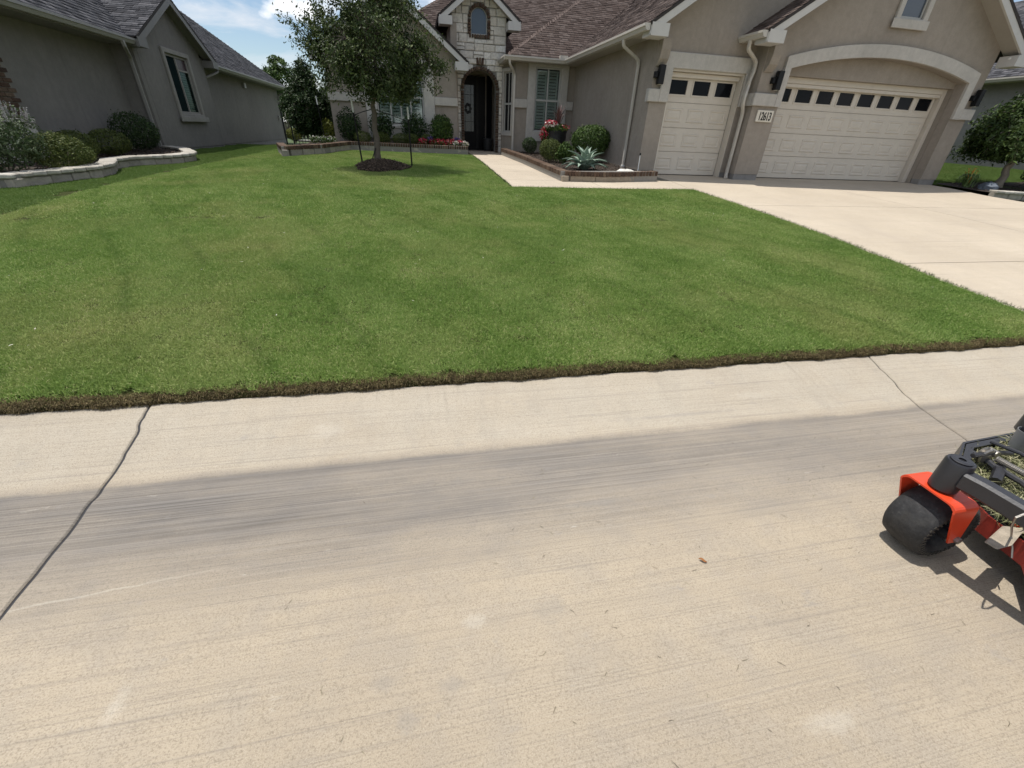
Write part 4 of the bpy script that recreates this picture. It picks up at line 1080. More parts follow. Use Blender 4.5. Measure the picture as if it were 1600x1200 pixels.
# ================================================================== GREY HOUSE ON THE LEFT
LH = thing('house', 'dark grey stucco house side wall with slate grey shingle roof and one tall window', 'house', (-9, 17, -.9))
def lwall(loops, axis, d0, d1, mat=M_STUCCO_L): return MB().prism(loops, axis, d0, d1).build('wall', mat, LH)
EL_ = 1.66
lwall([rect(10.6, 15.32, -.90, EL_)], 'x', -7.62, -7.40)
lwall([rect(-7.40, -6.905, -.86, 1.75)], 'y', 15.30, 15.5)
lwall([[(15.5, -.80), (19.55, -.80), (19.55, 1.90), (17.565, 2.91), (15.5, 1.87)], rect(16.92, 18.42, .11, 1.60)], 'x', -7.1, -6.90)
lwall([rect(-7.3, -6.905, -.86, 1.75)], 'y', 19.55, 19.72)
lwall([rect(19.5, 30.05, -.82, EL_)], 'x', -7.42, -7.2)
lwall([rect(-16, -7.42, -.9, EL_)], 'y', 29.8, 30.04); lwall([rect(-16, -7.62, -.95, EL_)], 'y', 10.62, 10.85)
MB().box(-7.08, -6.92, 15.3, 19.7, -1.05, -.801).build('foundation', M_FOUND, LH)
MB().box(-7.4, -7.22, 19.72, 30.03, -1.05, -.821).build('foundation', M_FOUND, LH)
# window with surround, sill, sash, one side showing a blind
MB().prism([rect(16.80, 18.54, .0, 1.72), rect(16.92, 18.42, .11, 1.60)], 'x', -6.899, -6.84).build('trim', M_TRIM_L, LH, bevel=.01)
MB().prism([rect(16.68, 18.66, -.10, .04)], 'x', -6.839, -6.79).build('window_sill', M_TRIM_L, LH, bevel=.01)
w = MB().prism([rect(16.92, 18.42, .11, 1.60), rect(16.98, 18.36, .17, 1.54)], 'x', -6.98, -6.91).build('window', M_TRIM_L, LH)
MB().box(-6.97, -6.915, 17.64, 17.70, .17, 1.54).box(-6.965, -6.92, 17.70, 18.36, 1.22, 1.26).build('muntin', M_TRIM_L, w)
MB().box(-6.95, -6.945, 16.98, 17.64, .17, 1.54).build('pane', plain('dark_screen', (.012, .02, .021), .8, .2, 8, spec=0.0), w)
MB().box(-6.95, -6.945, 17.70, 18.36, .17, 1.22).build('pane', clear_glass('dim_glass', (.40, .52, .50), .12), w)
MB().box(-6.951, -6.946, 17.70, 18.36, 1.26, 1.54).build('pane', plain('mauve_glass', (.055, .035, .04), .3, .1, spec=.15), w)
for i in range(16): MB().add([(-7.0, 17.71, .19 + i * .064), (-7.0, 18.35, .19 + i * .064), (-7.03, 18.35, .245 + i * .064), (-7.03, 17.71, .245 + i * .064)], [(0, 1, 2, 3)]).build('blind_slat', M_SHUTTER, w, recalc=False)
MB().box(-7.12, -7.10, 16.9, 18.45, .1, 1.6).build('room_shade', M_ROOM, w)
# roof: hipped main roof and a side gable
pit = .78; ex = -6.75; yb = 30.2; yf = 10.3; xr_ = ex - 5.6; zr = EL_ + 5.6 * pit
tf = 15.0 - yf
pl = [[(ex, yf, EL_), (ex, 15.0, EL_), (-7.4, 15.95, EL_ + .65 * pit), (xr_, yf + 5.6, zr)],
      [(-7.4, 15.93, EL_ + .65 * pit), (-7.4, 19.22, EL_ + .65 * pit), (xr_, 19.22, zr), (xr_, yf + 5.6, zr)],
      [(ex, 20.15, EL_), (ex, yb, EL_), (xr_, yb - 5.6, zr), (xr_, 19.2, zr), (-7.4, 19.2, EL_ + .65 * pit)],
      [(ex, yb, EL_), (2 * xr_ - ex, yb, EL_), (xr_, yb - 5.6, zr)],
      [(2 * xr_ - ex, yf, EL_), (ex, yf, EL_), (xr_, yf + 5.6, zr)],
      [(2 * xr_ - ex, yb, EL_), (2 * xr_ - ex, yf, EL_), (xr_, yf + 5.6, zr), (xr_, yb - 5.6, zr)]]
gy0, gy1, gz, gp = 14.98, 20.15, 1.70, .50
yc = (gy0 + gy1) / 2; gpk = gz + (gy1 - gy0) / 2 * gp
pl += [[(-11, gy0, gz), (-6.58, gy0, gz), (-6.58, yc, gpk), (-11, yc, gpk)], [(-6.58, gy1, gz), (-11, gy1, gz), (-11, yc, gpk), (-6.58, yc, gpk)]]
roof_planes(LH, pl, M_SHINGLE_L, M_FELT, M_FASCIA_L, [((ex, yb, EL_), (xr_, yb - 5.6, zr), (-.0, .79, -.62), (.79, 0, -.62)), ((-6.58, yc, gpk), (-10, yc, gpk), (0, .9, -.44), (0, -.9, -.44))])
rake_board(LH, (-6.585, gy0, gz - .02), (-6.585, yc, gpk - .02), .20, .05, M_FASCIA_L, axis='x'); rake_board(LH, (-6.586, gy1, gz - .02), (-6.586, yc, gpk - .02), .20, .05, M_FASCIA_L, axis='x')
for a, b in ((gy0 + .02, gy0 + .46), (gy1 - .46, gy1 - .02)):
    MB().box(-6.95, -6.57, a, b, gz - .20, gz + .0).build('eave_return', M_FASCIA_L, LH)
MB().add([(-6.63, gy0 + .05, gz - .12), (-6.63, yc, gpk - .16), (-6.9, yc, gpk - .16), (-6.9, gy0 + .05, gz - .12)], [(0, 1, 2, 3)]).build('soffit', M_FASCIA_L, LH)
MB().add([(-6.63, gy1 - .05, gz - .12), (-6.63, yc, gpk - .16), (-6.9, yc, gpk - .16), (-6.9, gy1 - .05, gz - .12)], [(0, 1, 2, 3)]).build('soffit', M_FASCIA_L, LH)
for a, b in ((yf, 14.97), (20.17, yb)):
    MB().box(-6.77, -6.75, a, b, EL_ - .16, EL_ - .02).build('fascia', M_FASCIA_L, LH)
    MB().box(-7.45, -6.77, a, b, EL_ - .15, EL_ - .13).build('soffit', M_FASCIA_L, LH)
    gutter(LH, (-6.745, a, EL_ - .02), (-6.745, b, EL_ - .02), (1, 0, 0), M_GUTTER_L)
downspout(LH, [(-6.68, 14.45, 1.54), (-6.68, 14.48, 1.42), (-6.98, 15.22, 1.28), (-6.98, 15.245, -.86)], M_GUTTER_L, (1, 0, 0))
downspout(LH, [(-6.68, 20.3, 1.54), (-6.7, 20.3, 1.44), (-6.86, 19.85, 1.28), (-7.13, 19.8, 1.15), (-7.13, 19.8, -.8), (-6.95, 19.85, -.86)], M_GUTTER_L, (1, 0, 0))
downspout(LH, [(-6.68, 29.95, 1.54), (-6.75, 29.95, 1.40), (-7.15, 29.9, 1.22), (-7.15, 29.9, -.8)], M_GUTTER_L, (1, 0, 0))
MB().box(-7.199, -7.10, 24.35, 24.6, 1.22, 1.42).build('vent_hood', M_GUTTER_L, LH, bevel=.01)
MB().box(-7.199, -7.12, 29.2, 29.35, .1, .3).build('outlet_box', M_GUTTER_L, LH)
# brick-faced front corner of the grey house
cb = MB().box(-7.62, -7.37, 10.35, 11.38, -.35, EL_ - .1).build('brick_corner', M_MORTAR_D, LH)
bme = rnd_box_mesh('brick', M_BRICK, .03, .20, .066, .004, .002, 5)
r_ = 0; z = -.18
while z < EL_ - .2:
    y = 10.46 + (.11 if r_ % 2 else 0)
    while y < 11.34:
        piece(bme, 'brick', cb, (-7.362, y, z)); y += .213
    z += .078; r_ += 1
MB().box(-7.64, -7.30, 10.3, 11.42, -1.05, -.20).build('stone_plinth', M_LIMESTONE, LH, bevel=.02)
MB().box(-7.66, -7.28, 10.28, 11.44, -.20, -.13).build('plinth_cap', M_LIMESTONE, LH, bevel=.012)

# ================================================================== PALE HOUSE ON THE RIGHT
RH = thing('house', 'pale grey stucco house wall seen past the double garage with a low eave', 'house', (23, 15, -.6))
def rw(loops, axis, d0, d1): return MB().prism(loops, axis, d0, d1).build('wall', M_STUCCO_R, RH)
rw([rect(6.5, 24, -.54, 2.25)], 'x', 21.0, 21.25); rw([rect(21.25, 30, -.54, 2.25)], 'y', 6.52, 6.75); rw([rect(21.25, 30, -.54, 2.25)], 'y', 23.7, 23.95)
MB().box(21.02, 21.24, 6.55, 23.9, -.95, -.541).build('foundation', M_FOUND, RH)
e0 = 20.5
roof_planes(RH, [[(e0, 24.5, 2.36), (e0, 6, 2.36), (e0 + 5, 11, 5.6), (e0 + 5, 19.5, 5.6)], [(e0, 6, 2.36), (31, 6, 2.36), (26, 11, 5.6), (e0 + 5, 11, 5.6)], [(31, 24.5, 2.36), (e0, 24.5, 2.36), (e0 + 5, 19.5, 5.6), (26, 19.5, 5.6)]], M_SHINGLE_L, M_FELT, M_FASCIA_L)
MB().box(e0, e0 + .02, 6, 24.5, 2.2, 2.34).build('fascia', M_FASCIA, RH); MB().box(e0 + .02, 21.0, 6.02, 24.4, 2.21, 2.23).build('soffit', M_SOFFIT, RH)
gutter(RH, (e0 - .005, 24.4, 2.33), (e0 - .005, 6.1, 2.33), (-1, 0, 0), M_GUTTER)
# ================================================================== PLANTS
def leaf_arrays(P, Nn, size, aspect=.5, up=.25, jitter=.7, rng=RNG, fold=.25):
    """one folded leaf (two triangles joined at the midrib) at every point, facing roughly along Nn"""
    n = len(P); Nn = Nn + rng.normal(0, jitter, (n, 3)); Nn /= np.linalg.norm(Nn, axis=1)[:, None] + 1e-9
    D = rng.normal(0, 1, (n, 3)); D[:, 2] += up
    D -= (D * Nn).sum(1)[:, None] * Nn; D /= np.linalg.norm(D, axis=1)[:, None] + 1e-9
    S = np.cross(Nn, D); L_ = (size * rng.uniform(.65, 1.3, n))[:, None]; Wd = L_ * aspect
    b = P - D * L_ * .5; t = P + D * L_ * .5; m = P + Nn * 0
    a = m + S * Wd * .5 + Nn * Wd * fold; c = m - S * Wd * .5 + Nn * Wd * fold
    V = np.stack([b, a, t, c], 1).reshape(-1, 3)
    i = np.arange(n)[:, None] * 4
    F = np.concatenate([i + np.array([[0, 1, 2]]), i + np.array([[0, 2, 3]])])
    return V, F
def lumpy(n, rng, lobes=9, amp=.16):
    d = rng.normal(0, 1, (n, 3)); d /= np.linalg.norm(d, axis=1)[:, None]
    c = rng.normal(0, 1, (lobes, 3)); c /= np.linalg.norm(c, axis=1)[:, None]
    s = rng.uniform(-1, 1, lobes)
    k = (np.exp(-((1 - d @ c.T) * 5)) * s).sum(1)
    return d, 1 + amp * k
def part_mesh(name, V, F, mat, parent, rnd):
    V = np.array(V) + np.array([0, 0, H]) - np.array(origin_of(parent))
    me = raw_mesh(name, V, F, mat, {'rnd': rnd}); o = bpy.data.objects.new(name, me); COL.objects.link(o); o.parent = parent; WO[o.name] = origin_of(parent); o['kind'] = 'stuff'
    return o
def leafmat(name, dark, mid, light, tip=None, rough=.55, tr=.18, spec=.2):
    st = [(0, dark), (.45, mid), (.85, light), (1, tip or light)]
    return attr_mat(name, st, rough, noise_amt=.35, nscale=5, translucent=tr, spec=spec)
M_BOX = leafmat('boxwood_leaf', (.040, .062, .014), (.082, .112, .026), (.165, .185, .052), (.24, .25, .09))
M_DKLEAF = leafmat('dark_leaf', (.016, .034, .012), (.034, .064, .020), (.070, .110, .036), rough=.5)
M_MIDLEAF = leafmat('mid_leaf', (.030, .060, .014), (.062, .115, .026), (.12, .18, .045))
M_DOME = leafmat('dome_leaf', (.024, .046, .012), (.048, .085, .020), (.10, .145, .038))
M_GOLD = leafmat('golden_leaf', (.07, .09, .016), (.15, .17, .03), (.26, .27, .06))
M_OAK = leafmat('oak_leaf', (.032, .052, .015), (.066, .098, .030), (.125, .160, .056), (.21, .235, .10), rough=.5, tr=.25)
M_REDLEAF = leafmat('red_leaf', (.03, .012, .012), (.07, .02, .02), (.12, .05, .03))
M_SAGE = leafmat('sage_leaf', (.045, .075, .028), (.085, .125, .052), (.16, .20, .11), (.27, .29, .22))
M_PINK = attr_mat('petals_red', [(0, (.20, .006, .018)), (.5, (.40, .016, .04)), (.85, (.52, .05, .09)), (1, (.70, .42, .42))], .5, noise_amt=0, translucent=.2)
M_WHITEP = attr_mat('petals_white', [(0, (.5, .45, .38)), (1, (.75, .72, .68))], .5, noise_amt=0, translucent=.2)
M_PURPLE = attr_mat('petals_purple', [(0, (.06, .035, .16)), (1, (.16, .10, .36))], .5, noise_amt=0, translucent=.2)
M_LAV = attr_mat('flower_spike', [(0, (.26, .25, .25)), (1, (.48, .46, .47))], .7, noise_amt=.1, translucent=.2)
M_BARK = plain('bark', (.115, .095, .075), .95, .3, 14, .8, 60)
M_BARK2 = plain('pale_bark', (.30, .26, .21), .95, .25, 14, .6, 60)
M_STEM = plain('green_stem', (.05, .06, .02), .8, .2)
def shrub(name, label, cat, base, r, n, leaf, mat, top=None, group=None, seed=0, amp=.14, squash=0.0, stem=True, aspect=.5, core=.62, jitter=.7, lift=.05):
    """rounded shrub: base point, half sizes r=(rx,ry,rz); leaves in a lumpy shell"""
    rng = np.random.default_rng(seed + 100)
    t = thing(name, label, cat, base, group)
    d, k = lumpy(n, rng, 12, amp)
    rad = rng.uniform(core, 1.0, n) ** .6 * k * np.where(rng.uniform(0, 1, n) < .07, rng.uniform(1.02, 1.16, n), 1)
    P = d * rad[:, None] * np.array(r); P[:, 2] = np.where(P[:, 2] < 0, P[:, 2] * (1 - squash), P[:, 2])
    c = np.array(base) + np.array([0, 0, r[2] * (1 - squash) + lift]); nr = d / np.array(r); nr /= np.linalg.norm(nr, axis=1)[:, None]
    V, F = leaf_arrays(P + c, nr, leaf, aspect, .3, jitter, rng)
    part_mesh('foliage', V, F, mat, t, np.repeat(np.clip(rng.beta(2.2, 2.2, n), 0, 1), 4))
    if stem:
        mb = MB()
        for i in range(6):
            a = i * 1.05 + seed; e = (base[0] + math.cos(a) * r[0] * .5, base[1] + math.sin(a) * r[1] * .5, base[2] + r[2] * .9)
            mb.tube([(base[0] + .02 * math.cos(a), base[1] + .02 * math.sin(a), base[2] - .04), ((base[0] + e[0]) / 2, (base[1] + e[1]) / 2, base[2] + r[2] * .35), e], [.012, .009, .004], 5)
        mb.build('stem', M_BARK, t)
    return t
def copy_thing(t, loc, label=None, rotz=0.0, scale=1.0):
    c = t.copy(); COL.objects.link(c); c.location = (loc[0], loc[1], loc[2] + H); c.rotation_euler = (0, 0, rotz); c.scale = (scale,) * 3
    if label: c['label'] = label
    for ch in t.children:
        q = ch.copy(); COL.objects.link(q); q.parent = c
    return c

# ---- mulch beds -----------------------------------------------------------
M_MULCH = attr_mat('mulch', [(0, (.028, .020, .014)), (.5, (.085, .060, .043)), (.85, (.16, .118, .086)), (1, (.28, .21, .16))], .95, noise_amt=.4, nscale=20)
M_MULCH_B = plain('mulch_base', (.034, .024, .017), .95, .4, 30, .8, 60)
def chips(name, label, pts, size=.035):
    n = len(pts); rng = RNG
    d = rng.normal(0, 1, (n, 3)); d[:, 2] *= .35; d /= np.linalg.norm(d, axis=1)[:, None]
    s = np.cross(d, rng.normal(0, 1, (n, 3))); s /= np.linalg.norm(s, axis=1)[:, None]; u = np.cross(d, s)
    L_ = size * rng.uniform(.5, 1.7, n)[:, None]; w = size * rng.uniform(.15, .35, n)[:, None]
    P = np.array(pts); V = []
    for a, b, c in ((-1, -1, -1), (1, -1, -1), (1, 1, -1), (-1, 1, -1), (-1, -1, 1), (1, -1, 1), (1, 1, 1), (-1, 1, 1)):
        V.append(P + d * L_ * a * .5 + s * w * b * .5 + u * w * c * .25)
    V = np.stack(V, 1).reshape(-1, 3); V[:, 2] += H
    q = np.array([(0, 3, 2, 1), (4, 5, 6, 7), (0, 1, 5, 4), (1, 2, 6, 5), (2, 3, 7, 6), (3, 0, 4, 7)])
    F = (np.arange(n)[:, None, None] * 8 + q[None]).reshape(-1, 4)
    me = raw_mesh(name, V, F, M_MULCH, {'rnd': np.repeat(rng.uniform(0, 1, n), 8)})
    o = bpy.data.objects.new(name, me); COL.objects.link(o); return tag(o, label, 'mulch', kind='stuff')
def bed(name, label, poly, lift, dens, size=.035):
    P = [Vector(q) for q in poly]; n = len(P)
    rv = delaunay_2d_cdt(P, [(i, (i + 1) % n) for i in range(n)], [list(range(n))], 1, 1e-4)
    V = [(v.x, v.y, float(G(v.x, v.y)) + lift) for v in rv[0]]
    struct(MB().add(V, [tuple(f) for f in rv[2]]).build(name, M_MULCH_B, recalc=False))
    A = np.array(poly); lo, hi = A.min(0), A.max(0); k = int((hi - lo).prod() * dens)
    Q = RNG.uniform(lo, hi, (k, 2)); Q = Q[in_poly(Q, poly)]
    return chips('bark_mulch', label, np.column_stack([Q, G(Q[:, 0], Q[:, 1]) + lift + RNG.uniform(0, .03, len(Q))]), size)
RBED = [(5.44, 10.2), (3.35, 10.24), (3.12, 16.5), (3.36, 16.68), (5.44, 16.68)]
bed('planting_bed', 'dark bark mulch in the brick-edged bed beside the walk', RBED, .10, 260)
EBED = [(1.68, 15.9), (-2.0, 16.2), (-2.55, 14.4), (-3.25, 13.7), (-3.75, 15.2), (-3.1, 17.4), (1.68, 16.95)]
bed('planting_bed', 'dark bark mulch in the stone planter under the gable window', EBED, .17, 160)
LBED = [(-7.4, 8.4), (-6.2, 8.4), (-6.02, 8.7), (-5.83, 9.12), (-5.72, 9.55), (-5.76, 10.15), (-6.0, 10.75), (-6.15, 11.1), (-6.05, 11.75), (-5.7, 12.2), (-5.47, 12.6), (-5.53, 13.15), (-5.85, 13.8), (-6.3, 14.6), (-6.9, 15.1), (-7.4, 15.25)]
bed('planting_bed', 'black mulch in the curved stone planter by the grey wall', LBED, .14, 160)
TBED = [(14.45, 10.5), (14.55, 9.75), (14.75, 9.35), (15.4, 9.25), (17.5, 9.0), (20, 8.9), (20, 9.4), (17.5, 9.55), (15.6, 9.95), (14.7, 10.35)]
bed('planting_bed', 'dark mulch strip under the clipped tree beside the driveway', [(14.42, 10.55), (14.5, 9.6), (14.8, 9.2), (17.5, 8.9), (20, 8.8), (20, 10.4), (17.5, 10.6), (15.6, 10.75)], .05, 90)

# ---- planter walls ----------------------------------------------------------
def planter(label, path, course, top, zoff=0.0, n_smooth=0, cap_name='brick'):
    """course: (mesh list, step, height); top: (mesh list, step, height)"""
    p = smooth_path(path, n_smooth) if n_smooth else path
    x0, y0 = path[0]; t = thing('planter_wall', label, 'planter', (x0, y0, float(G(x0, y0))))
    for (meshes, step, h, nm), dz in ((course, 0), (top, course[2])):
        for i, (x, y, a) in enumerate(along(p, step)):
            z = float(G(x, y)) - (.02 if dz == 0 else 0) + dz + zoff
            piece(meshes[i % len(meshes)], nm, t, (x, y, z), (0, 0, a + random.uniform(-.015, .015)))
    # continuous mortar core, a little narrower and lower than the pieces
    wd = (.13 if cap_name == 'brick' else .14) / 2; n = len(p); o1, o2 = offset_path(p, wd + .025 if cap_name == 'brick' else wd), offset_path(p, -(wd + .025 if cap_name == 'brick' else wd)); ht = course[2] + top[2] - .018 + zoff
    V = [(x, y, float(G(x, y)) - .05) for x, y in o1] + [(x, y, float(G(x, y)) + ht) for x, y in o1] + [(x, y, float(G(x, y)) + ht) for x, y in o2] + [(x, y, float(G(x, y)) - .05) for x, y in o2]
    F = [(k * n + i, k * n + i + 1, (k + 1) * n + i + 1, (k + 1) * n + i) for k in range(3) for i in range(n - 1)] + [(0, n, 2 * n, 3 * n), (n - 1, 4 * n - 1, 3 * n - 1, 2 * n - 1)]
    MB().add(V, F).build('mortar', M_MORTAR, t, recalc=False)
    return t
def offset_path(p, d):
    out = []
    for i in range(len(p)):
        a = p[max(i - 1, 0)]; b = p[min(i + 1, len(p) - 1)]; t = Vector((b[0] - a[0], b[1] - a[1])).normalized()
        out.append((p[i][0] - t.y * d, p[i][1] + t.x * d))
    return out
rowl = [rnd_box_mesh('rowlock_brick', M_BRICK, .058, .20, .095, .006, .004, s) for s in (1, 2, 3)]
blk = [rnd_box_mesh('tan_block', M_BLOCK, .296, .15, .115, .006, .004, s) for s in (4, 5, 6)]
wst = [rnd_box_mesh('wall_stone', M_WALLSTONE, .345, .17, .19, .012, .010, s) for s in (7, 8, 9, 10)]
lst = [rnd_box_mesh('wall_stone', M_WALLSTONE, .30, .18, .17, .012, .010, s) for s in (17, 18, 19, 20)]
lcp = [rnd_box_mesh('cap_stone', M_CAPSTONE, .20, .27, .062, .012, .006, s) for s in (21, 22, 23)]
planter('low brick edging round the bed with the agave beside the walk', [(5.50, 10.10), (3.27, 10.14), (3.03, 16.45)], (blk, .30, .095, 'block'), (rowl, .0745, .105, 'rowlock_brick'), .015)
planter('low stone planter with a brick rim under the gable window', [(1.72, 15.83), (-2.04, 16.13), (-2.60, 14.28), (-3.33, 13.52), (-3.88, 15.35)], (wst, .35, .17, 'stone'), (rowl, .0745, .105, 'rowlock_brick'), -.01)
LPATH = [(-7.3, 8.30), (-6.12, 8.32), (-5.94, 8.66), (-5.75, 9.10), (-5.63, 9.55), (-5.68, 10.15), (-5.93, 10.75), (-6.07, 11.1), (-5.97, 11.72), (-5.62, 12.14), (-5.38, 12.58), (-5.44, 13.18), (-5.77, 13.86), (-6.25, 14.68), (-6.85, 15.18)]
planter('curved low stone planter with pale cap stones by the grey house', LPATH, (lst, .305, .165, 'stone'), (lcp, .198, .062, 'cap_stone'), -.02, 5, 'stone')
planter('short curved row of edging stones below the clipped tree', [(14.65, 9.25), (15.5, 9.0), (17.5, 8.75), (20, 8.65)], (wst, .35, .12, 'stone'), (lcp, .198, .06, 'cap_stone'), -.06, 4, 'stone')

# ---- right bed ----------------------------------------------------------------
g_ = lambda x, y, l: (x, y, float(G(x, y)) + l)
shrub('boxwood_ball', 'small dark round boxwood by the bay corner', 'shrub', g_(3.78, 15.7, .10), (.27, .27, .23), 2600, .035, M_DKLEAF, seed=1)
shrub('boxwood_ball', 'yellow-green round boxwood beside the walk edging', 'shrub', g_(3.76, 13.1, .09), (.33, .33, .27), 4200, .034, M_BOX, seed=2)
shrub('leafy_shrub', 'small loose green shrub between agave and round boxwood', 'shrub', g_(4.08, 12.75, .09), (.24, .24, .26), 900, .075, M_MIDLEAF, seed=3, core=.2, amp=.3)
t = shrub('round_shrub', 'large round clipped shrub against the garage side wall', 'shrub', g_(5.0, 13.3, .10), (.55, .5, .40), 6500, .055, M_MIDLEAF, seed=4, amp=.18, lift=.16)
# agave
AG = thing('agave', 'blue-green agave rosette behind the brick edging', 'plant', g_(4.15, 11.3, .09))
m, tt, b = new_mat('agave_skin'); N = NT(tt); p = N.pos()
N.link(N.ramp(N.noise(p, 7, 5), (.35, (.15, .225, .165)), (.65, (.27, .345, .27))), b.inputs['Base Color']); b.inputs['Roughness'].default_value = .55
ns = 9; V = []; F = []
for i in range(ns):
    f_ = i / (ns - 1); w_ = .105 * (math.sin(math.pi * min(1, f_ * .78 + .22)) ** .8) * (1 - f_ ** 4) + .002; x_ = .62 * f_; z_ = .10 * math.sin(f_ * 2.4) - .10 * f_ ** 3
    V += [(x_, -w_, z_ + .028 * (1 - f_)), (x_, -w_ * .5, z_ - .0), (x_, 0, z_ - .014), (x_, w_ * .5, z_ - .0), (x_, w_, z_ + .028 * (1 - f_)), (x_, 0, z_ - .03 * (1 - f_) - .018)]
for i in range(ns - 1):
    for j in range(6): F.append((i * 6 + j, i * 6 + (j + 1) % 6, i * 6 + 6 + (j + 1) % 6, i * 6 + 6 + j))
lm = MB().add(V, F); ame = bpy.data.meshes.new('agave_leaf'); ame.from_pydata(lm.v, [], lm.f); ame.materials.append(m); ame.polygons.foreach_set('use_smooth', [True] * len(ame.polygons))
for ring, (cnt, el, sc) in enumerate(((9, .12, 1.0), (9, .42, 1.0), (7, .75, .95), (5, 1.1, .88), (3, 1.38, .75))):
    for i in range(cnt):
        a = 2 * math.pi * i / cnt + ring * .7 + random.uniform(-.12, .12)
        s_ = sc * random.uniform(.88, 1.05); piece(ame, 'leaf', AG, g_(4.15, 11.3, .13 + ring * .012), (0, -el + random.uniform(-.08, .08), a), (s_, s_, s_))
# tall pot and its planting
PT = thing('flower_pot', 'tall charcoal flower pot standing in the bed by the bay window', 'pot', g_(4.22, 14.3, .08))
px_, py_, pz_ = g_(4.22, 14.3, .08)
mpot, tt, b = new_mat('charcoal_glaze'); N = NT(tt); p = N.pos(); N.link(N.ramp(N.noise(p, 18, 5), (.4, (.010, .010, .012)), (.65, (.028, .027, .029))), b.inputs['Base Color']); b.inputs['Roughness'].default_value = .5
MB().lathe([(.001, 0), (.19, 0), (.22, .03), (.30, .35), (.33, .58), (.325, .70), (.335, .72), (.335, .76), (.30, .76), (.295, .66), (.001, .66)], (px_, py_, pz_), 28).build('vessel', mpot, PT, smooth=True)
PP = thing('potted_flowers', 'red, pink and white flowers with a dark spiky grass in the pot', 'flowers', (px_, py_, pz_ + .68))
rng = np.random.default_rng(5)
def blob(c, r, n, leaf, mat, name, parent, aspect=.6, jitter=.8):
    d, k = lumpy(n, rng, 8, .2); P = d * (rng.uniform(.3, 1, n) ** .5 * k)[:, None] * np.array(r) + np.array(c)
    V, F = leaf_arrays(P, d, leaf, aspect, .2, jitter, rng); return part_mesh(name, V, F, mat, parent, np.repeat(rng.uniform(0, 1, n), 4))
blob((px_, py_, pz_ + .80), (.40, .38, .16), 1500, .06, M_MIDLEAF, 'foliage', PP)
blob((px_ - .36, py_ - .10, pz_ + .62), (.13, .14, .26), 420, .055, M_MIDLEAF, 'foliage', PP)
blob((px_ - .38, py_ - .12, pz_ + .66), (.15, .14, .20), 170, .06, M_PINK, 'red_flowers', PP, .9)
blob((px_ - .22, py_ - .12, pz_ + .94), (.20, .16, .09), 130, .06, M_PINK, 'red_flowers', PP, .9)
blob((px_ - .20, py_ - .16, pz_ + .90), (.24, .18, .11), 110, .055, M_WHITEP, 'white_flowers', PP, .9)
blob((px_ + .22, py_ - .14, pz_ + .84), (.20, .18, .10), 60, .05, M_PINK, 'red_flowers', PP, .9)
mb = MB()
for i in range(26):
    a = rng.uniform(0, 2 * math.pi); l_ = rng.uniform(.5, .78); o_ = rng.uniform(.05, .5); q = Vector((px_ + .06, py_, pz_ + .82)); s = Vector((-math.sin(a), math.cos(a), 0)) * .016
    m1 = q + Vector((math.cos(a) * o_ * .35, math.sin(a) * o_ * .35, l_ * .6)); e = q + Vector((math.cos(a) * o_, math.sin(a) * o_, l_ * (1 - .5 * o_)))
    mb.add([q - s, q + s, m1 + s, m1 - s, e], [(0, 1, 2, 3), (3, 2, 4)])
mb.build('spike_leaves', plain('cordyline', (.10, .045, .04), .5, .35, 10), PP, recalc=False)
# pale rock and sprinkler riser
rk = MB(); rk.lathe([(.001, .10), (.10, .095), (.17, .05), (.18, .0), (.001, 0)], (0, 0, 0), 12)
rk.v = [(4.98 + x * 1.5 + random.uniform(-.015, .015), 10.62 + y * .8 + random.uniform(-.015, .015), float(G(5, 10.6)) + .09 + z + random.uniform(-.012, .012)) for x, y, z in rk.v]
tag(rk.build('rock', plain('white_rock', (.62, .60, .55), .9, .15, 12, .6, 40), smooth=True), 'flat whitish rock under the downspout drain', 'rock')
sp_ = thing('sprinkler_riser', 'thin white pipe riser with a black cap in the bed corner', 'pipe', g_(5.18, 10.40, .08))
q = g_(5.18, 10.40, .08); MB().tube([q, (q[0] - .01, q[1], q[2] + .42)], .011, 8).build('pipe', M_PVC, sp_); MB().tube([(q[0] - .01, q[1], q[2] + .42), (q[0] - .01, q[1], q[2] + .47)], .018, 8).build('cap', M_BLACK, sp_)

# ---- planter under the gable window ----------------------------------------------
for i, (x, mat, lab, r_) in enumerate(((-2.0, M_DKLEAF, 'dark leafy shrub against the left end of the gable wall', .38), (-.98, M_DKLEAF, 'dark leafy shrub below the left shutter panes', .40), (.02, M_DKLEAF, 'dark leafy shrub below the right shutter panes', .42))):
    shrub('leafy_shrub', lab, 'shrub', g_(x, 16.62, .16), (r_, .3, .44), 1500, .075, mat, seed=10 + i, core=.25, amp=.3)
shrub('leafy_shrub', 'bright green bushy shrub just left of the arched entry', 'shrub', g_(.92, 16.5, .16), (.40, .32, .46), 2200, .08, M_MIDLEAF, seed=14, core=.35, amp=.2)
for i, (x, lab) in enumerate(((-1.60, 'clipped boxwood ball farthest from the entry in the planter row'), (-1.02, 'clipped boxwood ball behind the tree trunk in the planter row'), (-.44, 'clipped boxwood ball between the tree trunk and the black stake'), (-.08, 'clipped boxwood ball behind the black stake'), (.40, 'clipped boxwood ball next to the red flowers'))):
    shrub('boxwood_ball', lab, 'shrub', g_(x, 16.28, .15), (.27 if i < 4 else .2, .22, .17), 2200, .03, M_BOX if i % 3 else M_BOX, seed=20 + i)
FL = []
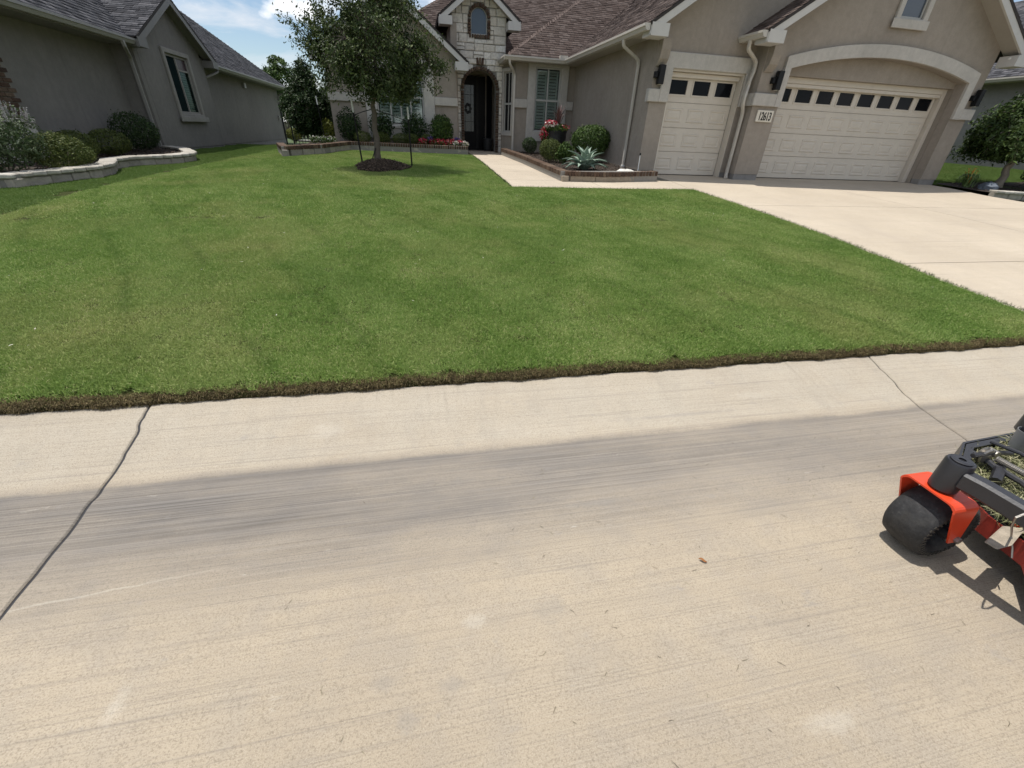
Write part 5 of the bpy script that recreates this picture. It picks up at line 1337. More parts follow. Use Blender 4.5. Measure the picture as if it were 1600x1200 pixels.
def flower(label, x, y, z, r, petals, mat, seed):
    global rng
    rng = np.random.default_rng(seed); t = thing('flowering_plant', label, 'flowers', (x, y, z), 'bedding flowers in the planter')
    blob((x, y, z + r * .55), (r, r, r * .6), 260, .05, M_MIDLEAF, 'foliage', t); blob((x, y - .01, z + r * .72), (r * .95, r * .95, r * .55), petals, .045, mat, 'petals', t, .9)
    return t
zf = float(G(1, 16.1)) + .20
for i, x in enumerate((.28, .62, .80, 1.0, 1.18, 1.50)):
    flower('low red bedding flower behind the brick planter rim', x, 16.10 + .05 * (i % 2), zf, .18, 230, M_PINK, 40 + i)
for i, x in enumerate((.50, 1.38)): flower('low purple bedding flower among the red ones', x, 16.2, zf + .10, .14, 120, M_PURPLE, 50 + i)
for i, x in enumerate((1.33, 1.63)): flower('low white bedding flower near the entry end of the planter', x, 16.05, zf, .15, 120, M_WHITEP, 60 + i)
for i, x in enumerate((-3.0, -2.75, -2.5)):
    flower('small variegated groundcover at the left end of the planter', x, 15.9, zf - .02, .16, 40, M_WHITEP, 70 + i)
# ---- left planter ---------------------------------------------------------------
shrub('mounded_shrub', 'sunlit mounded shrub at the front of the curved stone planter', 'shrub', g_(-6.05, 9.75, .12), (.48, .52, .31), 6500, .036, M_BOX, seed=30, squash=.3)
shrub('mounded_shrub', 'mounded shrub just behind the sunlit one by the grey wall', 'shrub', g_(-6.68, 11.2, .12), (.40, .42, .30), 5500, .036, M_BOX, seed=31, squash=.3)
shrub('mounded_shrub', 'mounded shrub next to the round dark bush by the grey wall', 'shrub', g_(-6.66, 12.35, .12), (.40, .42, .30), 5500, .036, M_BOX, seed=32, squash=.3)
shrub('round_shrub', 'dark round bush in front of the downspout of the grey house', 'shrub', g_(-6.72, 13.8, .12), (.44, .48, .36), 4500, .05, M_DKLEAF, seed=33, lift=.08)
sg = shrub('salvia_bush', 'tall leafy bush with pale flower spikes beside the brick corner', 'shrub', g_(-6.42, 8.95, .12), (.62, .5, .46), 4200, .085, M_SAGE, seed=34, core=.3, amp=.25, aspect=.28)
rng = np.random.default_rng(9); VV = []; FF = []; nn = 0
for i in range(70):
    a = rng.uniform(0, 2 * math.pi); r_ = rng.uniform(.15, .62); bx, by = -6.42 + math.cos(a) * r_, 8.95 + math.sin(a) * r_ * .8
    bz = float(G(-6.4, 9)) + .12 + .46 + .46 * math.sqrt(max(0, 1 - (r_ / .66) ** 2)); tilt = Vector((math.cos(a) * r_ * .5, math.sin(a) * r_ * .5, 1)).normalized(); h_ = rng.uniform(.14, .26); m_ = 46
    t_ = rng.uniform(0, 1, m_); an = rng.uniform(0, 2 * np.pi, m_); rr = .016 * (1 - t_ * .7)
    P = np.array([bx, by, bz - .04]) + np.outer(t_ * h_, tilt) + np.stack([np.cos(an) * rr, np.sin(an) * rr, 0 * an], 1)
    V, F = leaf_arrays(P, np.stack([np.cos(an), np.sin(an), 0 * an], 1), .018, .7, .8, .5, rng); VV.append(V); FF.append(F + nn); nn += len(V)
part_mesh('flower_spikes', np.concatenate(VV), np.concatenate(FF), M_LAV, sg, rng.uniform(0, 1, nn))
# ---- trees -----------------------------------------------------------------------
def tree(name, label, base, trunk_r, fork_z, env, n_twig, leaf, mat, seed, bark=M_BARK, leaves=44, twig=.42, aspect=.42, limbs=9, extra=()):
    """env(z) gives (rx, ry, cx, cy) of the crown at a height; twigs start from limbs and carry the leaves"""
    rng = np.random.default_rng(seed); t = thing(name, label, 'tree', base)
    bx, by, bz = base; mb = MB(); zs = env['z']; top = zs[-1]
    path = [(bx, by, bz - .1)]; rad = [trunk_r * 1.5]
    for i in range(1, 8):
        f_ = i / 7; path.append((bx + .02 * math.sin(i * 1.9 + seed), by + .02 * math.cos(i * 1.3), bz + (fork_z - bz) * f_)); rad.append(trunk_r * (1.12 - .3 * f_) if i > 1 else trunk_r * 1.2)
    mb.tube(path, rad, 10)
    def E(z):
        return [float(np.interp(z, zs, env[k])) for k in ('rx', 'ry', 'cx', 'cy')]
    nodes = []
    fx, fy = path[-1][0], path[-1][1]
    lead = [(fx, fy, fork_z - .05)]
    for i in range(1, 6):
        z = fork_z + (top - .15 - fork_z) * i / 5; lead.append((fx + rng.normal(0, .05) + (E(z)[2]) * .6, fy + rng.normal(0, .05), z))
    mb.tube(lead, list(np.linspace(trunk_r * .75, .006, 6)), 7); nodes += lead[1:]
    for i in range(limbs):
        a = i * 2.4 + rng.uniform(-.3, .3); z0 = fork_z + (top - fork_z) * rng.uniform(-.02, .55) * (i / limbs + .25); z1 = min(top - .1, z0 + rng.uniform(.25, .7) * (top - fork_z) * .5)
        rx, ry, cx, cy = E(z1); e = Vector((bx + cx + rx * .8 * math.cos(a), by + cy + ry * .8 * math.sin(a), z1)); s = Vector((fx, fy, z0)); pts = []
        for k in range(6):
            f_ = k / 5; q = s.lerp(e, f_); q.z += .12 * math.sin(f_ * math.pi) + rng.normal(0, .02); q.x += rng.normal(0, .025); q.y += rng.normal(0, .025); pts.append(tuple(q))
        mb.tube(pts, list(np.linspace(trunk_r * .42, .005, 6)), 6); nodes += pts[1:]
    nodes = np.array(nodes)
    VV = []; FF = []; RR = []; nn = 0; tw = MB()
    cnt = 0; jobs = []
    while len(jobs) < n_twig:
        z = rng.uniform(zs[0], top); rx, ry, cx, cy = E(z)
        if rng.uniform(0, 1) > (rx / max(env['rx'])) ** 1.5: continue
        a = rng.uniform(0, 2 * math.pi); r_ = rng.uniform(.12, 1) ** .55 * (1 + .13 * math.sin(3 * a + z * 5 + seed) + .08 * math.sin(7 * a - z * 9))
        jobs.append(np.array([bx + cx + rx * r_ * math.cos(a), by + cy + ry * r_ * math.sin(a), z]))
    jobs += [np.array(e) for e in extra]
    for e in jobs:
        d = np.linalg.norm(nodes - e, axis=1); s = nodes[np.argmin(d + rng.uniform(0, .15, len(nodes)))]
        mid = (s + e) / 2 + np.array([0, 0, .06]) + rng.normal(0, .03, 3)
        tw.tube([tuple(s), tuple(mid), tuple(e)], [.008, .005, .002], 3, cap=False)
        dv = e - mid; L_ = np.linalg.norm(dv); m_ = int(leaves * rng.uniform(.6, 1.4)); tt_ = rng.uniform(max(0, 1 - twig / max(L_, .05)), 1.08, m_)
        spread = .045 + .045 * rng.uniform(0, 1)
        P = mid + np.outer(tt_, dv) + rng.normal(0, spread, (m_, 3)) * np.array([1, 1, .8])
        nr = (P - np.array([bx, by, P[:, 2].mean() - .3])); nr /= np.linalg.norm(nr, axis=1)[:, None]; nr[:, 2] += .5
        V, F = leaf_arrays(P, nr, leaf, aspect, .1, .9, rng); VV.append(V); FF.append(F + nn); nn += len(V)
        RR.append(np.repeat(np.clip(rng.beta(2, 2.4, m_) + rng.normal(0, .12), 0, 1), 4))
    mb.build('trunk', bark, t, smooth=True); tw.build('twigs', bark, t, recalc=False)
    part_mesh('crown', np.concatenate(VV), np.concatenate(FF), mat, t, np.concatenate(RR))
    return t
TX, TY = -.84, 11.5
# mulch mound under the tree
mq = []
for i in range(5200):
    a = random.uniform(0, 2 * math.pi); r_ = math.sqrt(random.random()); k_ = 1 + .12 * math.sin(3 * a + 1) + .07 * math.sin(7 * a)
    x, y = TX + .05 + r_ * .58 * k_ * math.cos(a), TY - .08 + r_ * .70 * k_ * math.sin(a); mq.append((x, y, float(lawn_z(x, y)) + .15 * (1 - r_ ** 2) + .015 + random.uniform(0, .025)))
chips('bark_mulch', 'dark brown bark mulch heaped round the young oak trunk', mq, .045)
V = []; F = []
for j in range(24):
    a = 2 * math.pi * j / 24; k_ = 1 + .12 * math.sin(3 * a + 1) + .07 * math.sin(7 * a)
    for i in range(6):
        r_ = i / 5; x, y = TX + .05 + r_ * .58 * k_ * math.cos(a), TY - .08 + r_ * .70 * k_ * math.sin(a); V.append((x, y, float(lawn_z(x, y)) + .15 * (1 - r_ ** 2) + .01))
for j in range(24):
    for i in range(5): F.append((j * 6 + i, ((j + 1) % 24) * 6 + i, ((j + 1) % 24) * 6 + i + 1, j * 6 + i + 1))
struct(MB().add(V, F).build('mulch_mound', M_MULCH_B, smooth=True))
env = {'z': [.42, .75, 1.2, 1.7, 2.2, 2.7, 3.1], 'rx': [.85, 1.24, 1.34, 1.20, 1.0, .7, .25], 'ry': [.8, 1.15, 1.25, 1.15, .95, .65, .25], 'cx': [.12, .16, .16, .08, .0, -.08, -.1], 'cy': [0] * 7}
ext = [tuple(onY(x, y, TY - .3 + .2 * (i % 3)))[:3] for i, (x, y) in enumerate(((430, 14), (445, 28), (455, 40), (462, 55), (450, 62), (464, 72), (470, 80), (478, 62), (486, 50), (474, 30), (465, 10), (480, 20), (492, 30), (484, 100), (493, 112), (500, 96), (690, 104), (684, 112), (676, 95), (672, 50), (668, 38), (655, 30), (690, 60), (678, 128), (560, 150), (640, 152)))]
tree('young_oak', 'young staked live oak on a mulch mound in the lawn', (TX, TY, float(lawn_z(TX, TY)) + .14), .062, .42, env, 740, .070, M_OAK, 3, extra=ext, leaves=48)
# stakes with ties
for nm, x0, y0, x1, y1, zt, lab in (('l', -1.25, 11.95, -1.33, 11.95, .52, 'black tree stake with a white top leaning on the left of the oak'), ('r', -.09, 11.95, -.10, 11.95, .42, 'upright black tree stake with a white tip on the right of the oak')):
    z0 = float(lawn_z(x0, y0)); s = thing('tree_stake', lab, 'stake', (x0, y0, z0))
    f_ = .80; xm, ym, zm = x0 + (x1 - x0) * f_, y0, z0 + (zt - z0) * f_
    MB().tube([(x0, y0, z0 - .1), (xm, ym, zm)], .019, 7).build('post', M_BLACK, s); MB().tube([(xm, ym, zm), (x1, y1, zt)], .0195, 7).build('painted_top', M_PVC, s)
    MB().tube([(xm, ym, zm - .05), ((xm + TX) / 2, (ym + TY) / 2, (zm + .30) / 2 + .0), (TX, TY + .02, .33)], .009, 5).build('tie_strap', M_BLACK, s)
s = thing('irrigation_hose', 'thin black hose end curling up beside the oak trunk', 'hose', (TX - .1, TY - .1, -.70)); 
MB().tube([(TX - .14, TY - .12, -.72), (TX - .11, TY - .1, -.60), (TX - .06, TY - .08, -.50), (TX - .03, TY - .06, -.42)], .012, 6).build('tube', M_BLACK, s)
# cone tree left of the gable, trees behind
env = {'z': [-.40, -.1, .3, .8, 1.3, 1.75, 2.0], 'rx': [.45, .82, .86, .72, .48, .24, .05], 'ry': [.45, .8, .85, .72, .48, .24, .05], 'cx': [0] * 7, 'cy': [0] * 7}
tree('holly_tree', 'dense dark cone-shaped evergreen left of the gable wall', (-3.72, 19.6, -.78), .07, -.35, env, 700, .085, M_DKLEAF, 8, bark=M_BARK2, leaves=40, aspect=.5, limbs=12)
env = {'z': [-.5, .2, 1.0, 1.5, 1.75], 'rx': [.3, .42, .34, .18, .05], 'ry': [.3, .42, .34, .18, .05], 'cx': [0] * 5, 'cy': [0] * 5}
tree('juniper', 'narrow grey-green evergreen between the cone tree and the gable wall', (-3.35, 22.3, -.75), .04, -.5, env, 260, .07, M_SAGE, 9, leaves=34, aspect=.25, limbs=5)
env = {'z': [.2, 1.0, 2.0, 2.9, 3.5, 3.9], 'rx': [1.2, 1.9, 2.1, 1.7, 1.0, .3], 'ry': [1.2, 1.9, 2.0, 1.7, 1.0, .3], 'cx': [0] * 6, 'cy': [0] * 6}
tree('garden_tree', 'leafy mid-green tree standing behind the grey house roof', (-9.1, 39.5, -.8), .12, .2, env, 520, .17, M_MIDLEAF, 12, leaves=34, limbs=9)
tree('garden_tree', 'leafy tree farther right behind the cone-shaped evergreen', (-6.4, 44, -.8), .12, .0, {**env, 'z': [-.2, .5, 1.2, 1.9, 2.4, 2.7]}, 420, .19, M_DKLEAF, 13, leaves=34, limbs=8)
# clipped dome tree on the right
env = {'z': [-.15, .05, .5, 1.0, 1.4, 1.65], 'rx': [1.0, 1.2, 1.15, .9, .5, .12], 'ry': [1.1, 1.3, 1.2, .95, .5, .12], 'cx': [0] * 6, 'cy': [0] * 6}
tree('clipped_tree', 'clipped dome-shaped evergreen on a short pale trunk by the driveway', (16.15, 10.15, float(G(16.1, 10.1)) + .05), .085, -.12, env, 850, .105, M_DOME, 15, bark=M_BARK2, leaves=38, aspect=.45, limbs=12)
def strap_plant(name, label, base, n, h, mat, flowers=None, seed=0):
    rng = np.random.default_rng(seed); t = thing(name, label, 'plant', base); mb = MB()
    for i in range(n):
        a = rng.uniform(0, 2 * math.pi); l_ = h * rng.uniform(.7, 1.2); o_ = h * rng.uniform(.3, .9); q = Vector(base) + Vector((rng.normal(0, .04), rng.normal(0, .04), 0)); s = Vector((-math.sin(a), math.cos(a), 0)) * .012; d = Vector((math.cos(a), math.sin(a), 0))
        p1 = q + d * o_ * .35 + Vector((0, 0, l_ * .7)); p2 = q + d * o_ * .75 + Vector((0, 0, l_ * .8)); p3 = q + d * o_ * 1.1 + Vector((0, 0, l_ * .55))
        mb.add([q - s, q + s, p1 + s, p1 - s, p2 + s * .8, p2 - s * .8, p3], [(0, 1, 2, 3), (3, 2, 4, 5), (5, 4, 6)])
    mb.build('leaves', mat, t, recalc=False)
    if flowers:
        fb = MB()
        for i in range(4):
            a = rng.uniform(0, 2 * math.pi); c = Vector(base) + Vector((math.cos(a) * h * .5, math.sin(a) * h * .5, h * rng.uniform(.95, 1.25)))
            fb.tube([base, tuple(c)], .004, 4)
            for k in range(6):
                b_ = k * 1.047; d = Vector((math.cos(b_), math.sin(b_), .5)); s = Vector((-math.sin(b_), math.cos(b_), 0)) * .02
                fb.add([c, c + d * .025 + s * .6, c + d * .05, c + d * .025 - s * .6], [(0, 1, 2, 3)])
        fb.build('flowers', flowers, t, recalc=False)
    return t
M_STRAP = plain('strap_leaf', (.085, .135, .035), .5, .3, 12)
strap_plant('daylily', 'daylily clump with orange flowers at the driveway edge', g_(14.75, 9.95, .05), 60, .36, M_STRAP, plain('lily_petal', (.55, .22, .04), .5, .2), 1)
strap_plant('daylily', 'daylily clump beside the blue-grey rock', g_(15.1, 10.25, .05), 45, .32, M_STRAP, plain('lily_petal', (.55, .22, .04), .5, .2), 2)
rk = MB(); rk.lathe([(.001, .20), (.10, .18), (.19, .10), (.21, .0), (.001, -.02)], (0, 0, 0), 11)
rk.v = [(15.15 + x * 1.1 + random.uniform(-.03, .03), 9.72 + y + random.uniform(-.03, .03), float(G(15.1, 9.7)) + .04 + z + random.uniform(-.02, .02)) for x, y, z in rk.v]
tag(rk.build('rock', plain('blue_rock', (.12, .14, .17), .8, .3, 9, .6, 30)), 'blue-grey rock beside the daylilies', 'rock')
shrub('leafy_shrub', 'loose dark shrub right of the clipped tree trunk', 'shrub', g_(16.9, 9.7, .04), (.5, .4, .3), 1300, .08, M_DKLEAF, seed=41, core=.25, amp=.3)
shrub('leafy_shrub', 'low green shrub at the end of the edging stones', 'shrub', g_(18.2, 9.6, .04), (.5, .4, .28), 1200, .08, M_MIDLEAF, seed=42, core=.25, amp=.3)
shrub('golden_shrub', 'round golden shrub by the rear corner of the grey house', 'shrub', (-5.85, 26.2, -.82), (.42, .4, .28), 2600, .06, M_GOLD, seed=43)
shrub('golden_shrub', 'yellowish shrub tucked beside the gable wall corner', 'shrub', (-3.05, 19.0, -.72), (.25, .3, .45), 900, .07, M_GOLD, seed=44, core=.3)
bt = shrub('berry_shrub', 'tall red-berried shrub in front of the brick corner of the grey house', 'shrub', g_(-7.1, 9.15, .12), (.62, .5, .95), 2200, .085, M_DKLEAF, seed=45, core=.2, amp=.35, aspect=.35)
rng = np.random.default_rng(77); blob((-7.0, 9.1, .55), (.55, .45, .6), 160, .05, M_PINK, 'berries', bt, .9)

# ---- fences behind ------------------------------------------------------------------
WF = thing('wooden_fence', 'weathered wooden board fence behind the cone tree', 'fence', (-6, 33, -.85)); M_WOOD = plain('weathered_wood', (.17, .145, .115), .9, .35, 9, .5, 30)
for i in range(34):
    x = -10.2 + i * .235; h_ = random.uniform(-.02, .02); MB().prism([[(x, -.85), (x + .14, -.85), (x + .14, .02 + h_), (x + .10, .07 + h_), (x + .04, .07 + h_), (x, .02 + h_)]], 'y', 33.0, 33.02).build('board', M_WOOD, WF)
for z in (-.6, -.1): MB().box(-10.2, -2.2, 33.03, 33.08, z, z + .09).build('rail', M_WOOD, WF)
for x in (-10, -7.6, -5.2, -2.8): MB().box(x, x + .1, 33.09, 33.19, -.9, .1).build('post', M_WOOD, WF)
IF = thing('iron_fence', 'black iron fence and gate between the two houses', 'fence', (-5, 23.5, -.85))
for x in (-5.65, -5.35, -4.0, -2.65): MB().box(x, x + .05, 23.5, 23.55, -.9, .45).build('post', M_BLACK, IF)
for i in range(19):
    x = -5.25 + i * .135; MB().box(x, x + .016, 23.52, 23.536, -.8, .42).build('bar', M_BLACK, IF)
for z in (-.7, .32): MB().box(-5.35, -2.6, 23.515, 23.541, z, z + .03).build('rail', M_BLACK, IF)
tag(MB().box(-5.6, -4.6, 25.6, 26.4, -.80, -.72).build('utility_pad', plain('pad_concrete', (.30, .29, .27), .9, .1), bevel=.01), 'pale concrete pad behind the iron fence', 'pad')
ps = thing('garden_marker', 'thin metal garden pole with a pale tip at the left end of the planter', 'pole', (-2.78, 16.2, -.5))
MB().tube([(-2.74, 16.2, -.6), (-2.80, 16.2, .50)], .014, 6).build('pole', M_BLACK, ps); MB().tube([(-2.80, 16.2, .50), (-2.81, 16.2, .72)], .016, 6).build('tip', M_PVC, ps)
# ================================================================== MOWER
M_RED = plain('red_paint', (.64, .058, .018), .38, .08, 9, .05, 40, dirt=((.25, .07, .04), .5))
M_REDD = plain('dirty_red_paint', (.20, .022, .014), .5, .3, 14, .1, 60, dirt=((.10, .07, .05), .8))
M_BLKP = plain('black_paint', (.022, .022, .026), .38, .2, 14, .1, 60, dirt=((.09, .08, .065), .45))
M_STEEL = plain('worn_steel', (.32, .30, .27), .4, .2, 20, .2, 60, metal=.8)
m, tt, b = new_mat('tyre_rubber'); N = NT(tt); p = N.pos()
c = N.ramp(N.noise(p, 40, 6, .7), (.35, (.010, .010, .011)), (.6, (.026, .026, .027)), (.78, (.075, .072, .066)))
c = N.mix(N.ramp(N.noise(p, 6, 5), (.5, 0), (.72, .5)), c, (.10, .092, .075))
N.link(c, b.inputs['Base Color']); b.inputs['Roughness'].default_value = .75; N.bump(N.noise(p, 120, 5, .7), .5, .004, b); M_TYRE = m
M_LUG = plain('muddy_rubber', (.045, .040, .032), .9, .5, 60, .5, 120)
def zg(h): return -1.535 + h
def onZ(x, y, z):
    d = ray(x, y); return d * (z / d.z)
MW = thing('mower', 'red and black ride-on mower with its front caster turned sideways on the street', 'mower', (2.6, .4, -1.535))
def caster(cx, cy, side, parent):
    """caster assembly whose axle runs along Y; wheel trails to +X"""
    ax, rr, hw = cx + .075, .155, .084
    prof = [(.001, -hw * .3), (.085, -hw * .3), (.092, -hw * .75), (.108, -hw * .96), (.130, -hw), (.146, -hw * .86), (.153, -hw * .55), (.1555, -hw * .2), (.1555, hw * .2), (.153, hw * .55), (.146, hw * .86), (.130, hw), (.108, hw * .96), (.092, hw * .75), (.085, hw * .3), (.001, hw * .3)]
    wh = MB().lathe(prof, (ax, cy, zg(rr)), 48, 'y').build('caster_wheel', M_TYRE, parent, smooth=True)
    for s in (-1,):
        tr = MB()
        for i in range(40):
            a = 2 * math.pi * i / 40; y0 = cy + s * hw * (.86 + .0 * i); r0, r1 = .110 + random.uniform(0, .006), .130 + random.uniform(0, .006)
            q = [(r0, a - .035), (r1, a - .05), (r1, a + .03), (r0, a + .02)]
            tr.add([(ax + r_ * math.cos(t_), cy + s * hw * (1.035 if r_ < .12 else 1.01), zg(rr) + r_ * math.sin(t_)) for r_, t_ in q] + [(ax + r_ * math.cos(t_), cy + s * hw * .9, zg(rr) + r_ * math.sin(t_)) for r_, t_ in q], [(0, 1, 2, 3), (0, 4, 5, 1), (1, 5, 6, 2), (2, 6, 7, 3), (3, 7, 4, 0)])
        tr.build('tread_lugs', M_LUG, wh)
    MB().lathe([(.012, -hw * 1.15), (.03, -hw * 1.1), (.034, -hw * .3), (.034, hw * .3), (.03, hw * 1.1), (.012, hw * 1.15)], (ax, cy, zg(rr)), 24, 'y').build('hub', M_BLKP, wh, smooth=True)
    # bent-plate fork: top plate and two tapered legs
    t_ = .007; zt = zg(.352); yo = hw + .024
    F = MB()
    n_ = 5
    pl_ = [(-yo, zt - .03)] + [(-yo + .03 * (1 - math.cos(a)), zt - .03 + .03 * math.sin(a)) for a in np.linspace(.3, math.pi / 2, n_)] + [(yo - .03 * (1 - math.cos(a)), zt - .03 + .03 * math.sin(a)) for a in np.linspace(math.pi / 2, .3, n_)] + [(yo, zt - .03)]
    full = [(-yo, None)] + pl_ + [(yo, None)]
    xa, xb = cx - .058, cx + .062
    V = []; FF = []
    for y, z in full:
        if z is None: V += [(ax - .028, cy + y, zg(rr) - .022), (ax + .028, cy + y, zg(rr) - .022)]
        else: V += [(xa, cy + y, z), (xb, cy + y, z)]
    k = len(full)
    W_ = [(x, y + (-t_ if y > cy + .05 else t_ if y < cy - .05 else 0), z - (t_ if abs(y - cy) < yo - .002 else 0)) for x, y, z in V]
    V2 = V + W_; o_ = len(V)
    for i in range(k - 1):
        a, b_ = 2 * i, 2 * i + 2; FF += [(a, a + 1, b_ + 1, b_), (o_ + a, o_ + b_, o_ + b_ + 1, o_ + a + 1), (a, b_, o_ + b_, o_ + a), (a + 1, o_ + a + 1, o_ + b_ + 1, b_ + 1)]
    FF += [(0, o_, o_ + 1, 1), (o_ - 2, o_ - 1, 2 * o_ - 1, 2 * o_ - 2)]
    fk = MB().add(V2, FF).build('fork', M_RED, parent)
    for s in (-1, 1):
        MB().lathe([(.001, s * .016), (.009, s * .016), (.014, s * .014), (.014, s * .0), (.001, 0)], (ax, cy + s * yo, zg(rr)), 6, 'y').build('axle_bolt', M_STEEL, fk)
    sp = MB().lathe([(.001, .362), (.047, .362), (.047, .49), (.043, .498), (.001, .498)], (cx, cy, zg(0)), 28).build('spindle', M_BLKP, parent, smooth=True)
    MB().lathe([(.012, .499), (.034, .499), (.036, .503), (.03, .506), (.012, .504)], (cx, cy, zg(0)), 20).build('spindle_cap', M_BLKP, sp, smooth=True)
CX, CY = 2.022, .882
caster(CX, CY, -1, MW); caster(3.42, .90, 1, MW)
rect_t = lambda w, h: [(-h / 2, -w / 2), (-h / 2, w / 2), (-h / 2 + .012, w / 2 + .006) if False else (h / 2, w / 2), (h / 2, -w / 2)]
for x0, s in ((CX, 1), (3.42, -1)):
    MB().sweep(rect_t(.058, .075), [(x0, CY - .03, zg(.435)), (x0 + s * .012, CY - .10, zg(.437)), (x0 + s * .05, CY - .30, zg(.425)), (x0 + s * .15, CY - .62, zg(.41)), (x0 + s * .22, CY - 1.2, zg(.40))], side=(0, 0, 1)).build('front_arm', M_BLKP, MW, bevel=.010)
# deck: red shell with a black raised front lip
dk = [(2.16, .05), (2.16, .53), (2.29, .64), (2.31, .82), (2.37, .95), (2.44, 1.07), (2.61, 1.17), (3.05, 1.20), (3.40, 1.14), (3.60, .9), (3.62, .05)]
deck = MB().prism([dk], 'z', zg(.185), zg(.20)).build('deck', M_BLKP, MW)
def ribbon(p, z0, z1, th, mat, name, parent, bevel=0.0):
    o_ = offset_path(p, th); n = len(p)
    V = [(x, y, z) for z in (z0, z1) for x, y in p] + [(x, y, z) for z in (z0, z1) for x, y in o_]
    F = []
    for i in range(n - 1):
        F += [(i, i + 1, n + i + 1, n + i), (2 * n + i, 3 * n + i, 3 * n + i + 1, 2 * n + i + 1), (n + i, n + i + 1, 3 * n + i + 1, 3 * n + i), (i, 2 * n + i, 2 * n + i + 1, i + 1)]
    F += [(0, n, 3 * n, 2 * n), (n - 1, 3 * n - 1, 4 * n - 1, 2 * n - 1)]
    return MB().add(V, F).build(name, mat, parent, bevel=bevel)
ribbon(dk, zg(.115), zg(.205), .008, M_REDD, 'deck_skirt', deck)
ribbon(dk[5:10], zg(.206), zg(.285), .010, M_BLKP, 'deck_lip', deck)
ribbon(offset_path(dk[5:10], -.035), zg(.276), zg(.284), .03, M_BLKP, 'lip_flange', deck)
rb0, rb1 = onZ(1516, 750, zg(.27)), onZ(1546, 775, zg(.27)); MB().tube([rb0, rb1], .016, 8).build('deck_rim', M_RED, deck)
MB().box(2.32, 2.62, .70, .76, zg(.215), zg(.25)).build('cross_brace', M_RED, MW, bevel=.006)
# linkage, pulley, spring, cup and hose over the deck
q = onZ(1538, 711, zg(.30)); MB().lathe([(.001, -.014), (.036, -.014), (.042, -.008), (.03, 0), (.042, .008), (.036, .014), (.001, .014)], tuple(q), 24, 'y').build('pulley', M_STEEL, deck, smooth=True)
q2 = onZ(1551, 707, zg(.31)); MB().lathe([(.001, -.02), (.018, -.02), (.018, .02), (.001, .02)], tuple(q2), 12, 'y').build('pivot_bolt', M_STEEL, deck)
a0, a1 = onZ(1556, 716, zg(.30)), onZ(1640, 762, zg(.29)); pth = []
ax_ = (a1 - a0).normalized(); s1 = ax_.orthogonal().normalized(); s2 = ax_.cross(s1)
for i in range(30 * 10): t_ = i / 300; pth.append(a0.lerp(a1, t_) + (s1 * math.cos(i * .628) + s2 * math.sin(i * .628)) * .012)
MB().tube(pth, .0035, 5).build('spring', M_STEEL, deck)
for (u0, v0), (u1, v1), h0, r_, nm in (((1512, 705), (1560, 735), .27, .016, 'bracket'), ((1556, 730), (1640, 790), .27, .014, 'link_rod'), ((1520, 712), (1580, 708), .31, .011, 'lever'), ((1548, 690), (1640, 735), .34, .009, 'cable'), ((1562, 730), (1555, 752), .26, .022, 'boss')):
    p0, p1 = onZ(u0, v0, zg(h0)), onZ(u1, v1, zg(h0 - .01)); MB().tube([p0, p0.lerp(p1, .5) + Vector((0, 0, .012)), p1], r_, 8).build(nm, M_BLKP, deck, smooth=True)
q = onZ(1597, 690, zg(.33)); MB().lathe([(.001, -.04), (.034, -.04), (.043, .06), (.040, .06), (.034, .0), (.001, .0)], tuple(q), 22).build('cup', plain('grey_plastic', (.16, .165, .17), .5), deck, smooth=True)
q = onZ(1610, 676, zg(.36)); MB().tube([q, q + Vector((0, .0, .10)), q + Vector((.03, .0, .20)), q + Vector((.12, -.02, .27))], .060, 14).build('hose', M_BLKP, deck, smooth=True)
# paper tag wired to the arm
tg = [onZ(x, y, zg(.235)) for x, y in ((1538, 847), (1556, 858), (1577, 852), (1590, 836), (1601, 826), (1566, 822))]
up_ = Vector((.004, -.004, .004)); MB().add([tuple(v) for v in tg] + [tuple(v + up_) for v in tg], [(0, 1, 2, 3, 4, 5), (11, 10, 9, 8, 7, 6)] + [(i, (i + 1) % 6, 6 + (i + 1) % 6, 6 + i) for i in range(6)]).build('paper_tag', plain('dirty_paper', (.30, .255, .195), .9, .35, 22, .3, 80, dirt=((.14, .11, .08), .8)), MW)
w0 = onZ(1580, 838, zg(.245)); MB().tube([w0, onZ(1581, 822, zg(.40)), onZ(1588, 808, zg(.46)), onZ(1600, 803, zg(.475)), onZ(1612, 812, zg(.43))], .0035, 6).build('wire', M_STEEL, MW)
MB().tube([w0, onZ(1582, 856, zg(.21)), onZ(1581, 872, zg(.18))], .003, 6).build('wire', M_STEEL, MW)
# rear frame, engine cover, drive wheels
MB().box(2.42, 3.32, -1.0, .12, zg(.17), zg(.42)).build('frame', M_BLKP, MW, bevel=.02); MB().box(2.55, 3.2, -.95, -.2, zg(.42), zg(.78)).build('engine_cover', M_RED, MW, bevel=.05)
for x in (2.30, 3.44):
    MB().lathe([(.001, -.09), (.15, -.09), (.22, -.11), (.255, -.08), (.26, 0), (.255, .08), (.22, .11), (.15, .09), (.001, .09)], (x, -.72, zg(.26)), 36, 'x').build('drive_wheel', M_TYRE, MW, smooth=True)
for x in (2.6, 3.14): MB().tube([(x, -.15, zg(.4)), (x, .0, zg(.8)), (x, .04, zg(1.05))], .016, 8).build('control_lever', M_BLKP, MW, smooth=True)
